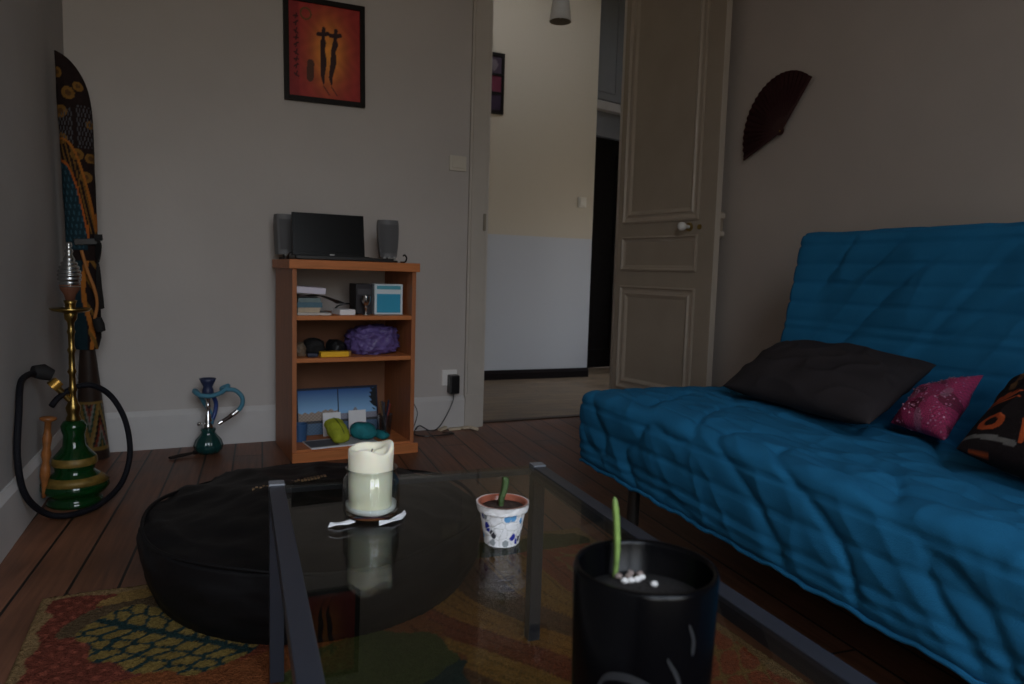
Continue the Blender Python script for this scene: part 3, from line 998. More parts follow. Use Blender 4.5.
purple_m = mat('purple_plastic_film', (0.125, 0.085, 0.25), 0.35, spec=0.4, var=0.25, vscale=16, bump=0.45, bscale=34)
o = tag(blob('plastic_bag', (0.098, 0.080, 0.062), 3.3, 0.16, purple_m, 11, 5, 0.15, 0.20), 'crumpled purple plastic bag filling the right of the middle shelf', 'plastic bag')
o.location = bp(0.378, 0.145, S2); o.rotation_euler = (0, R(-5), BA)
o = tag(blob('black_pouch', (0.042, 0.05, 0.037), 1.2, 0.12, matte_black, 7, 4, 0.2, 0.1), 'black rounded pouch on the middle shelf behind the yellow box', 'pouch')
o.location = bp(0.118, 0.15, S2); o.rotation_euler = (0, 0, BA)
o = tag(blob('black_pouch', (0.031, 0.045, 0.033), 5.7, 0.12, black_m, 7, 4, 0.2, 0.1), 'glossy black pouch between the other black pouch and the purple bag', 'pouch')
o.location = bp(0.205, 0.13, S2); o.rotation_euler = (0, 0, BA + 0.3)
yb = thing('yellow_carton', 'narrow yellow box lying at the front of the middle shelf', 'box', bp(0.187, 0.045, S2), BA)
obj('carton', B(-0.066, 0.052, -0.02, 0.02, 0, 0.022, bev=0.002), mat('yellow_card', (0.90, 0.50, 0.012), 0.5), yb)
obj('end_flap', B(0.052, 0.062, -0.018, 0.018, 0.002, 0.024, bev=0.002), mat('brown_flap', (0.28, 0.14, 0.03), 0.6), yb)
o = tag(blob('crumpled_wrapper', (0.022, 0.03, 0.028), 8.1, 0.35, mat('brown_wrapper', (0.16, 0.11, 0.07), 0.4, var=0.4, vscale=80), 16, 4, 0.2, 0.2), 'crumpled brownish wrapper at the left end of the middle shelf', 'wrapper')
o.location = bp(0.047, 0.10, S2)
o = tag(obj('dark_blue_case', B(-0.025, 0.018, -0.018, 0.018, 0, 0.016, bev=0.005), mat('navy_case', (0.02, 0.025, 0.05), 0.5)), 'small navy case left of the yellow box on the middle shelf', 'case')
o.location = bp(0.094, 0.05, S2); o.rotation_euler = (0, 0, BA)

# shelf three -----------------------------------------------------------
S3 = 0.0525


def view_col(x, y):
    c = np.zeros(x.shape + (3,))
    left = x < 0.5
    top = np.array([0.03, 0.10, 0.30]); low = np.array([0.28, 0.52, 0.80])
    t = np.clip((0.95 - y) / 0.45, 0, 1)[..., None]
    c[:] = top + (low - top) * t
    xl = np.where(left, x / 0.5, (x - 0.5) / 0.5)
    ridge = 0.47 + 0.05 * np.exp(-((xl - 0.75) / 0.2) ** 2) + 0.015 * np.sin(xl * 40)
    ridge2 = 0.42 + 0.12 * np.exp(-((xl - 0.42) / 0.07) ** 2)
    rg = np.where(left, ridge, ridge2)
    bl = (np.sin(xl * 70) * np.sin(y * 90) * 0.5 + 0.5)[..., None]
    build = np.array([0.42, 0.33, 0.27]) * (0.6 + 0.6 * bl)
    mtn = np.array([0.30, 0.30, 0.36]) * (0.8 + 0.3 * bl)
    c = np.where((y < rg)[..., None], np.where(left[..., None], build, mtn), c)
    quay = np.array([0.05, 0.05, 0.055])
    c = np.where((y < 0.30)[..., None], quay * (0.6 + bl), c)
    water = np.array([0.10, 0.17, 0.27])
    c = np.where((y < 0.24)[..., None], water * (0.7 + 0.5 * bl), c)
    tree = (~left) & (np.hypot((xl - 0.95) / 0.14, (y - 0.75) / 0.25) < 1 + 0.2 * np.sin(y * 60 + xl * 40))
    c[tree] = (0.012, 0.016, 0.02)
    edge = (x < 0.02) | (x > 0.98) | (y > 0.95) | (np.abs(x - 0.5) < 0.008)
    c[edge] = (0.015, 0.022, 0.045)
    return c


cal = thing('picture_board', 'wide board with two blue sky town views leaning in the bottom compartment', 'picture', bp(0.255, 0.245, S3), BA + R(2))
TL = Matrix.Rotation(R(-9), 4, 'X')
obj('backing', B(-0.187, 0.187, 0.0, 0.004, 0.002, 0.212, mtx=TL), mat('navy_board', (0.012, 0.018, 0.04), 0.5), cal)
flat_print('print_sheet', 0.374, 0.21, 150, 90, view_col, attr_print, cal, TL @ Matrix.Translation((0, -0.0015, 0.107)))
for u, d, z1, lab in ((0.213, 0.20, 0.105, 'blank white card standing left, in front of the town view'), (0.330, 0.205, 0.108, 'blank white card standing right, in front of the mountain view')):
    t = tag(obj('white_card', B(-0.040, 0.040, 0, 0.002, 0, z1, mtx=Matrix.Rotation(R(-8), 4, 'X')), paper_m), lab, 'card', 'white cards in the bottom compartment')
    t.location = bp(u, d, S3 + 0.001); t.rotation_euler = (0, 0, BA)
cu = thing('blue_cup', 'small blue cup at the left of the bottom compartment', 'cup', bp(0.062, 0.16, S3))
obj('body', LA([(0, 0), (0.028, 0), (0.031, 0.05), (0.033, 0.075), (0.030, 0.075), (0.027, 0.01), (0, 0.006)], 24), mat('blue_glaze', (0.05, 0.12, 0.26), 0.35), cu, True)


def mag_col(x, y):
    c = np.full(x.shape + (3,), 0.55)
    pic_ = (x < 0.42) & (y > 0.08) & (y < 0.9)
    c[pic_] = (np.array([0.10, 0.10, 0.11]) * (0.7 + 0.6 * (np.sin(x * 50) * np.sin(y * 44) > 0)[..., None]))[pic_]
    rows = (x > 0.5) & (np.sin(y * 90) > 0.3)
    c[rows] = (0.36, 0.36, 0.38)
    return c


mg = thing('open_magazine', 'white printed magazine lying flat at the front of the bottom shelf', 'magazine', bp(0.215, 0.062, S3), BA + R(4))
obj('page_block', B(-0.145, 0.145, -0.068, 0.070, 0, 0.006, bev=0.001), paper_m, mg)
flat_print('cover_print', 0.288, 0.136, 80, 50, mag_col, attr_print, mg, Matrix.Translation((0, 0.001, 0.0068)) @ Matrix.Rotation(R(-90), 4, 'X'))
lime_m = mat('lime_green_fabric', (0.40, 0.44, 0.03), 0.75, var=0.2, vscale=30, bump=0.5, bscale=120)
teal_m = mat('teal_fabric', (0.012, 0.20, 0.225), 0.7, var=0.2, vscale=30, bump=0.5, bscale=120)


def pouch(name, L_, W_, H_, m, label, loc, rz, rx_=0.0):
    t = thing(name, label, 'pouch', loc, rz)
    bm = bmesh.new()
    n, k = 22, 20
    rings = []
    for i in range(n):
        a = -1 + 2 * i / (n - 1)
        s = max(0.04, (1 - abs(a) ** 3.2)) ** 0.5
        ring = []
        for j in range(k):
            th = 2 * PI * j / k
            cx_, cz_ = math.cos(th), math.sin(th)
            y = math.copysign(abs(cx_) ** 0.75, cx_) * W_ * (0.55 + 0.45 * s)
            z = math.copysign(abs(cz_) ** 0.9, cz_) * H_ * s
            w = 1 + 0.12 * mnoise.noise(Vector((a * 3 + L_ * 50, y * 40, z * 40)))
            ring.append(bm.verts.new(Matrix.Rotation(rx_, 3, 'Y') @ Vector((a * L_, y * w, z * w))))
        rings.append(ring)
    for p, q in zip(rings, rings[1:]):
        for j in range(k):
            bm.faces.new((p[j], p[(j + 1) % k], q[(j + 1) % k], q[j]))
    bm.faces.new(rings[0][::-1]); bm.faces.new(rings[-1])
    zmin = min(v.co.z for v in bm.verts)
    for v in bm.verts: v.co.z -= zmin
    obj('pouch_body', bm, m, t, 'all')
    zp = [Matrix.Rotation(rx_, 3, 'Y') @ Vector((a * L_, 0, H_ * max(0.05, 1 - abs(a) ** 3.2) ** 0.5 + 0.0005)) - Vector((0, 0, zmin)) for a in np.linspace(-0.8, 0.8, 12)]
    obj('zip', TU(zp, 0.0022, 6), matte_black if m is teal_m else mat('dark_lime', (0.12, 0.15, 0.01), 0.6), t, True)
    return t


pouch('pencil_pouch', 0.066, 0.040, 0.036, lime_m, 'lime green zipped pouch propped up in front of the left white card', bp(0.200, 0.062, S3 + 0.007), BA + R(-75), R(30))
pouch('pencil_pouch', 0.056, 0.044, 0.036, teal_m, 'larger teal zipped pouch right of the lime pouch', bp(0.312, 0.058, S3 + 0.007), BA + R(-12), R(8))
pouch('pencil_pouch', 0.038, 0.024, 0.018, teal_m, 'smaller teal pouch between the larger one and the pen glass', bp(0.400, 0.080, S3), BA + R(-60), R(8))
gl = thing('pen_glass', 'clear tumbler holding pens at the right of the bottom compartment', 'glass', bp(0.440, 0.15, S3))
obj('tumbler', LA([(0, 0.0), (0.026, 0.0), (0.035, 0.095), (0.0335, 0.095), (0.0245, 0.006), (0, 0.006)], 28), thin_glass('cloudy_tumbler', (0.72, 0.74, 0.78), 1.5, 0.25, 3.0), gl, True)
for i, (c, a, t_) in enumerate((((0.22, 0.03, 0.02), 0.3, 0.010), ((0.03, 0.03, 0.04), 1.5, 0.016), ((0.20, 0.11, 0.04), 2.6, 0.012), ((0.06, 0.06, 0.07), 3.9, 0.017), ((0.02, 0.025, 0.05), 5.1, 0.014))):
    lab = ['red pen leaning in the tumbler', 'black pen leaning in the tumbler', 'yellow pencil leaning in the tumbler', 'grey pen leaning in the tumbler', 'dark blue pen leaning in the tumbler'][i]
    p0 = bp(0.440, 0.15, S3 + 0.009) + Vector((-math.cos(a) * t_ * 0.6, -math.sin(a) * t_ * 0.6, 0))
    p1 = bp(0.440, 0.15, S3 + 0.140 + 0.006 * i) + Vector((math.cos(a) * 0.026, math.sin(a) * 0.026, 0))
    tag(obj('pencil' if i == 2 else 'pen', TU([p0, p0.lerp(p1, 0.04), p0.lerp(p1, 0.1), p1], lambda t: 0.0012 if t < 0.01 else 0.0042, 8), mat('pen_colour_%d' % i, c, 0.4), None, True), lab, 'pencil' if i == 2 else 'pen', 'pens in the tumbler')

# ------------------------------------------------------------------ instrument bag and flared tube in the corner
AX0, AX1 = Vector((-0.364, 3.335, 0.0)), Vector((-0.376, 3.130, 1.585))


def axp(z):
    return AX0.lerp(AX1, z / 1.585)


def dij_col(th, z):
    c = np.zeros(th.shape + (3,)); c[:] = (0.03, 0.017, 0.012)
    band = (z > 0.05) & (z < 0.24)
    f = np.abs(((th / (2 * PI) * 4) % 1) - 0.5) * 2       # zig-zag around the tube
    h = (z - 0.05) / 0.19
    s = (h + f * 0.9)
    k = np.floor(s * 6).astype(int) % 6
    pal = np.array([(0.45, 0.24, 0.05), (0.03, 0.10, 0.05), (0.40, 0.38, 0.32), (0.35, 0.06, 0.02), (0.015, 0.012, 0.012), (0.50, 0.34, 0.10)])
    c = np.where(band[..., None], pal[k] * 0.42, c)
    c[(np.abs(z - 0.05) < 0.006) | (np.abs(z - 0.24) < 0.006)] = (0.20, 0.12, 0.03)
    return c


nz, nt_ = 120, 64
zz = np.linspace(0.004, 0.62, nz)
vs = []; th_l = []; z_l = []
for z in zz:
    rr_ = 0.026 + 0.036 * max(0, 1 - z / 0.46) ** 0.9
    for k in range(nt_):
        a = 2 * PI * k / nt_
        p = axp(z)
        vs.append((p.x + rr_ * math.cos(a), p.y + rr_ * math.sin(a), z)); th_l.append(a); z_l.append(z)
cols = dij_col(np.array(th_l), np.array(z_l))
tubeo = painted('wooden_tube', vs, grid_faces(nz, nt_, True), cols, attr_wood)
bm = bmesh.new(); bm.from_mesh(tubeo.data)
bm.verts.ensure_lookup_table()
bm.faces.new([bm.verts[k] for k in range(nt_)][::-1]); bm.to_mesh(tubeo.data); bm.free()
tag(tubeo, 'dark wooden wind instrument tube with painted zigzag band, standing in the corner', 'wind instrument')


def bag_col(u, z):
    """u -1..1 across the face, z height"""
    c = np.zeros(u.shape + (3,)); c[:] = (0.020, 0.012, 0.011)
    gold = np.array([0.34, 0.17, 0.04]); orange = np.array([0.50, 0.17, 0.03]); teal = np.array([0.014, 0.034, 0.045])
    # round gold motifs in the upper part
    for (mx_, mz_, r_) in ((-0.85, 1.475, .020), (-0.25, 1.405, .022), (0.45, 1.43, .017), (-0.8, 1.34, .022), (-0.85, 1.245, .02), (0.05, 1.19, .021), (0.5, 1.11, .02), (0.85, 1.30, 0.014), (0.85, 1.18, .018)):
        d = np.hypot((u - mx_) * 0.052, z - mz_)
        c[d < r_] = gold * 0.6
        c[(d < r_ * 0.45)] = (0.10, 0.05, 0.02)
    dots = (np.hypot((u - 0.45) * 0.05, z - 1.29) < 0.075) & (np.sin(u * 32) * np.sin(z * 190) > 0.2)
    c[dots] = (0.085, 0.085, 0.095)
    # two orange arcs curving from the upper left to the lower right
    arc = 1.245 - 0.30 * np.clip((u + 1) / 1.9, 0, 1) ** 2.6
    inner = 1.165 - 0.26 * np.clip((u + 1) / 1.45, 0, 1) ** 2.4
    d1 = np.abs(z - arc); d2 = np.abs(z - inner)
    slope1 = 1 + 9 * np.clip((u + 1) / 2, 0, 1) ** 2
    low = (z < inner) & (z > 0.84)
    c[low & (u < 0.42)] = teal
    tx = low & (u < 0.4) & (np.sin(u * 22 + z * 60) * np.sin(z * 130) > 0.45)
    c[tx] = (0.035, 0.09, 0.12)
    between = (z < arc) & (z >= inner) & (np.sin(u * 25 + z * 80) > 0.3)
    c[between] = gold * 0.5
    c[d1 < 0.0035 * slope1] = orange * 0.75
    c[(d2 < 0.005 * slope1) & (u < 0.55)] = orange * 0.8 * np.array([1, 0.75, 0.8])
    # below the strap
    lower = z < 0.80
    c[lower] = (0.018, 0.012, 0.012)
    c[lower & (u < 0.1)] = teal * 0.9
    c[lower & (np.abs(u - 0.25 - 0.25 * np.sin(z * 16)) < 0.16)] = orange * 0.9
    c[lower & (np.sin(z * 60 + u * 6) > 0.75) & (u > 0.2)] = gold * 0.6
    return c


nz, nk = 300, 120
vs, uu, z_l = [], [], []
for z in np.linspace(0.455, 1.55, nz):
    t = (z - 0.455) / 1.095
    w = 0.056 - 0.005 * (1 - t)
    d = 0.036
    sh = 0.0
    if z > 1.33:                                    # the top slopes away to a rounded point on the left
        q = (z - 1.33) / 0.22
        k_ = max(0.06, (1 - q ** 2.2) ** 0.62)
        sh = -w * (1 - k_)
        w *= k_; d *= max(0.1, 1 - q ** 3)
    if z < 0.50:
        w *= 0.75 + 0.25 * (z - 0.455) / 0.045
    p = axp(min(z, 1.585))
    for k in range(nk):
        a = 2 * PI * k / nk
        cx_, sy_ = math.cos(a), math.sin(a)
        wr = 1 + 0.05 * mnoise.noise(Vector((cx_ * 2, sy_ * 2, z * 9)))
        vs.append((p.x + sh + math.copysign(abs(cx_) ** 0.8, cx_) * w * wr, p.y + math.copysign(abs(sy_) ** 0.8, sy_) * d * wr, z))
        uu.append(math.copysign(abs(cx_) ** 0.8, cx_)); z_l.append(z)
cols = bag_col(np.array(uu), np.array(z_l))
bg = thing('instrument_bag', 'tall dark patterned cloth bag with orange arcs, leaning in the left corner', 'bag', (0, 0, 0))
body = painted('bag_cover', vs, grid_faces(nz, nk, True), cols, attr_cloth, bg)
bm = bmesh.new(); bm.from_mesh(body.data); bm.verts.ensure_lookup_table()
bm.faces.new([bm.verts[(nz - 1) * nk + k] for k in range(nk)]); bm.to_mesh(body.data); bm.free()
bm = bmesh.new()
p = axp(0.872)
box(bm, -0.022, 0.058, -0.043, -0.034, -0.012, 0.012, bev=0.003, mtx=Matrix.Translation(p) @ Matrix.Rotation(R(-4), 4, 'Y'))
box(bm, 0.050, 0.058, -0.036, 0.03, -0.010, 0.010, mtx=Matrix.Translation(p))
obj('buckle', bm, black_m, bg)
rs = lambda z, off=0.058: (axp(z).x + off, axp(z).y - 0.03, z)
def on_bag(x, y, z):
    return axp(z) + Vector((x + 0.366 + 0.0265 * z, y - 3.335 + 0.022 * z, 0))


strap_pts = [(-0.330, 3.270, 0.90), (-0.328, 3.268, 0.87), (-0.332, 3.268, 0.80), (-0.328, 3.266, 0.70), (-0.322, 3.266, 0.62)]
for off in (0.0, ):
    bm = bmesh.new()
    P = spline([on_bag(*q) for q in strap_pts], 8)
    for a, b in zip(P, P[1:]):
        m = aim(a, b)
        box(bm, -0.003, 0.003, -0.014, 0.014, -0.002, (b - a).length + 0.002, mtx=m)
    obj('shoulder_strap', bm, matte_black, bg)
obj('strap_loop', TU(spline([on_bag(*q) for q in ((-0.385, 3.262, 0.84), (-0.365, 3.255, 0.76), (-0.345, 3.252, 0.70), (-0.335, 3.256, 0.64), (-0.345, 3.258, 0.58))]), 0.006, 8), mat('orange_trim', (0.42, 0.16, 0.04), 0.7), bg, True)
o = obj('strap_pad', LA([(0, 0), (0.017, 0.004), (0.02, 0.03), (0.017, 0.056), (0, 0.06)], 16, aim(on_bag(-0.338, 3.262, 0.585), on_bag(-0.325, 3.255, 0.535))), matte_black, bg, True)

# ------------------------------------------------------------------ tall green hookah
HKL = (-0.350, 2.72, 0)
hk = thing('water_pipe', 'tall hookah with green glass base and brass stem beside the left wall', 'water pipe', HKL)
base_prof = [(0, 0.0), (0.078, 0.0), (0.084, 0.006), (0.078, 0.018), (0.068, 0.028), (0.088, 0.040), (0.101, 0.058), (0.098, 0.075), (0.072, 0.098), (0.057, 0.112), (0.060, 0.125), (0.066, 0.140), (0.062, 0.160),
             (0.046, 0.178), (0.034, 0.195), (0.031, 0.230), (0.037, 0.250), (0.038, 0.262), (0.030, 0.276), (0.020, 0.280), (0, 0.280)]
gb_ = obj('glass_base', LA(base_prof, 40), green_glass, hk, 'all', 'green glass base')
obj('gold_band', LA([(0.0965, 0.0765), (0.1000, 0.0755), (0.0790, 0.0945), (0.0740, 0.0975)], 40), gold_band, gb_, 'all')
obj('gold_band', LA([(0.0655, 0.1335), (0.0675, 0.140), (0.0645, 0.157), (0.060, 0.1605)], 40), gold_band, gb_, 'all')
stem_prof = [(0, 0.272), (0.020, 0.272), (0.022, 0.285), (0.017, 0.298), (0.020, 0.310), (0.022, 0.322), (0.016, 0.336), (0.011, 0.352), (0.010, 0.37), (0.014, 0.380), (0.010, 0.39), (0.0095, 0.43), (0.014, 0.440), (0.0095, 0.45),
             (0.009, 0.50), (0.013, 0.51), (0.009, 0.52), (0.009, 0.56), (0.013, 0.570), (0.009, 0.58), (0.010, 0.60), (0.018, 0.612), (0.020, 0.63), (0.014, 0.645), (0.016, 0.66), (0.020, 0.672), (0, 0.672)]
obj('stem', LA(stem_prof, 24), brass_m, hk, 'all')
obj('ash_tray', LA([(0.010, 0.636), (0.030, 0.632), (0.054, 0.638), (0.060, 0.646), (0.057, 0.647), (0.030, 0.637), (0.010, 0.641)], 36), brass_m, hk, 'all')
obj('clay_bowl', LA([(0.0, 0.668), (0.013, 0.67), (0.017, 0.69), (0.028, 0.708), (0.031, 0.722), (0, 0.722)], 24), mat('brown_clay', (0.14, 0.05, 0.025), 0.7), hk, 'all')
wc = [(0.032, 0.716)]
for k, r0_ in enumerate((0.031, 0.034, 0.035, 0.033, 0.0295, 0.024, 0.017)):   # stacked turned rings
    z0_ = 0.722 + k * 0.0125
    wc += [(r0_ * 0.90, z0_), (r0_, z0_ + 0.004), (r0_, z0_ + 0.008), (r0_ * 0.90, z0_ + 0.0115)]
wc += [(0.012, 0.814), (0.009, 0.822), (0.013, 0.830), (0.009, 0.837), (0.006, 0.840), (0.0105, 0.849), (0.009, 0.857), (0, 0.860)]
obj('wind_cover', LA(wc, 28), mat('dull_silver', (0.45, 0.46, 0.46), 0.25, metal=1.0), hk, 'all', 'silver wind cover')
# hose port, hose and mouthpiece (world coordinates shifted into the thing)
off = Vector(HKL)
port = obj('hose_port', TU([Vector((-0.008, -0.004, 0.345)), Vector((-0.045, -0.012, 0.395)), Vector((-0.060, -0.015, 0.415))], lambda t: 0.009 + 0.004 * t, 12), brass_m, hk, True)
hose = [(-0.440, 2.66, 0.445), (-0.452, 2.60, 0.448), (-0.458, 2.53, 0.432), (-0.452, 2.46, 0.36), (-0.452, 2.42, 0.235), (-0.440, 2.44, 0.12), (-0.400, 2.50, 0.040), (-0.340, 2.54, 0.016), (-0.270, 2.62, 0.018),
        (-0.215, 2.72, 0.055), (-0.192, 2.78, 0.14), (-0.205, 2.80, 0.25), (-0.245, 2.79, 0.34), (-0.295, 2.76, 0.385), (-0.345, 2.735, 0.385), (-0.385, 2.70, 0.36), (-0.405, 2.68, 0.335)]
hose = [Vector(p) - off for p in hose]
obj('hose', TU(spline(hose, 10), 0.0095, 12), rubber_m, hk, True, 'black hose looping down to the floor')
obj('hose_cuff', TU([Vector((-0.398, 2.675, 0.435)) - off, Vector((-0.425, 2.67, 0.448)) - off, Vector((-0.448, 2.655, 0.452)) - off], lambda t: 0.018 + 0.008 * math.sin(t * PI), 14), matte_black, hk, True)
obj('purge_valve', TU([Vector((-0.399, 2.66, 0.398)) - off, Vector((-0.378, 2.665, 0.418)) - off], 0.016, 14), mat('gold_orange', (0.55, 0.30, 0.06), 0.35, metal=0.7), hk, True)
mp_a, mp_b = Vector((-0.412, 2.67, 0.305)) - off, Vector((-0.430, 2.66, 0.045)) - off
prof = [(0, 0), (0.010, 0), (0.024, 0.004), (0.024, 0.012), (0.010, 0.018), (0.010, 0.05), (0.014, 0.07), (0.011, 0.10), (0.015, 0.125), (0.010, 0.145), (0.014, 0.165), (0.015, 0.19), (0.009, 0.215), (0.007, 0.24), (0.0055, 0.262), (0, 0.262)]
obj('mouthpiece', LA(prof, 18, aim(mp_a, mp_b)), mat('turned_orange_wood', (0.24, 0.085, 0.022), 0.35, var=0.3, vscale=40), hk, 'all', 'turned orange wood mouthpiece')

# ------------------------------------------------------------------ small blue hookah
SKL = Vector((0.070, 3.295, 0))
sk = thing('small_water_pipe', 'small hookah with teal glass base and pale blue hose at the back wall', 'water pipe', SKL)
tealg = mat('teal_glass', (0.012, 0.075, 0.07), 0.12, spec=0.7, trans=0.35)


def gad(a, z):
    return 0.05 * math.cos(a * 10) * max(0, 1 - abs(z - 0.04) / 0.06)


obj('glass_base', LA([(0, 0.0), (0.040, 0.0), (0.054, 0.015), (0.058, 0.034), (0.050, 0.058), (0.034, 0.078), (0.027, 0.090), (0.031, 0.100), (0.028, 0.106), (0, 0.106)], 60, None, gad), tealg, sk, 'all')
obj('stem', LA([(0, 0.10), (0.020, 0.10), (0.021, 0.118), (0.015, 0.128), (0.018, 0.140), (0.012, 0.15), (0.013, 0.165), (0.008, 0.172), (0.008, 0.196), (0.011, 0.202), (0.008, 0.208), (0.008, 0.232), (0.012, 0.24), (0.02, 0.246), (0, 0.25)], 24), steel_m, sk, 'all')
obj('bowl', LA([(0, 0.240), (0.019, 0.243), (0.024, 0.255), (0.022, 0.272), (0.018, 0.285), (0.028, 0.305), (0.034, 0.320), (0.030, 0.321), (0.02, 0.300), (0, 0.295)], 28), mat('navy_clay', (0.025, 0.035, 0.085), 0.45), sk, 'all', 'dark blue clay bowl')
obj('valve_ball', LA([(0, -0.009), (0.007, -0.006), (0.009, 0), (0.007, 0.006), (0, 0.009)], 12, Matrix.Translation((-0.036, -0.006, 0.128))), steel_m, sk, 'all')
obj('valve_arm', TU([(-0.012, 0, 0.122), (-0.034, -0.006, 0.128)], 0.004, 8), steel_m, sk, True)
hm = mat('pale_blue_hose', (0.07, 0.24, 0.34), 0.45, spec=0.5, bump=0.5, bscale=200)
hpts = [(0.012, -0.01, 0.128), (0.010, 0.04, 0.16), (-0.02, 0.05, 0.22), (-0.045, 0.03, 0.262), (-0.052, -0.005, 0.266), (-0.030, -0.038, 0.256), (0.01, -0.045, 0.252), (0.05, -0.032, 0.262), (0.07, -0.01, 0.274), (0.080, 0.005, 0.285),
        (0.055, 0.012, 0.273), (0.07, -0.01, 0.272), (0.105, -0.012, 0.268), (0.131, -0.012, 0.245), (0.138, -0.012, 0.218), (0.130, -0.012, 0.192), (0.114, -0.014, 0.175)]
obj('hose', TU(spline(hpts, 10), 0.0095, 12), hm, sk, True, 'pale blue hose')
obj('hose_end', TU([(0.118, -0.014, 0.180), (0.096, -0.016, 0.162)], 0.0105, 12), steel_m, sk, True)
obj('mouthpiece', TU([(0.098, -0.016, 0.164), (0.078, -0.018, 0.150), (0.055, -0.020, 0.136), (0.044, -0.022, 0.130)], lambda t: 0.010 - 0.003 * t, 12), mat('dark_wood', (0.03, 0.014, 0.01), 0.4), sk, True)
obj('mouth_tip', TU([(0.056, -0.020, 0.137), (0.040, -0.022, 0.127)], 0.0088, 12), steel_m, sk, True)
obj('inner_tube', TU(spline([(0.012, 0.01, 0.125), (0.028, 0.02, 0.17), (0.032, 0.02, 0.21), (0.02, 0.0, 0.245)]), 0.009, 10), mat('cobalt_hose', (0.03, 0.06, 0.22), 0.4), sk, True)
tg = thing('metal_tongs', 'dark metal tongs lying on the floor beside the small hookah', 'tongs', (0, 0, 0))
ga, gb2 = fl_a, fl_b = Vector((0.012, 3.262, 0.012)), Vector((-0.078, 3.212, 0.008))
for s in (-1, 1):
    side = Vector((0.45, -0.85, 0)).normalized() * 0.007 * s
    obj('arm', TU([ga + side * 0.2, ga.lerp(gb2, 0.5) + side * 1.6, gb2 + side * 0.9], 0.0045, 8), mat('dark_iron', (0.03, 0.022, 0.02), 0.45, metal=0.6), tg, True)
obj('grip', LA([(0, 0), (0.009, 0.0), (0.008, 0.02), (0.005, 0.03), (0, 0.03)], 12, aim(ga, ga + (ga - gb2))), MATS['dark_iron'], tg, True)

# ------------------------------------------------------------------ rug
RX0, RX1, RY0, RY1 = -0.325, 1.115, -0.15, 1.935
nx, ny = 300, 430
gx, gy = np.meshgrid(np.linspace(RX0, RX1, nx), np.linspace(RY0, RY1, ny), indexing='ij')


def voro(x, y, pts):
    d1 = np.full(x.shape, 9.0); d2 = np.full(x.shape, 9.0); idx = np.zeros(x.shape, int)
    for k, (a, b) in enumerate(pts):
        d = np.hypot(x - a, y - b)
        nearer = d < d1
        d2 = np.where(nearer, d1, np.minimum(d2, d))
        idx = np.where(nearer, k, idx)
        d1 = np.where(nearer, d, d1)
    return d1, d2, idx


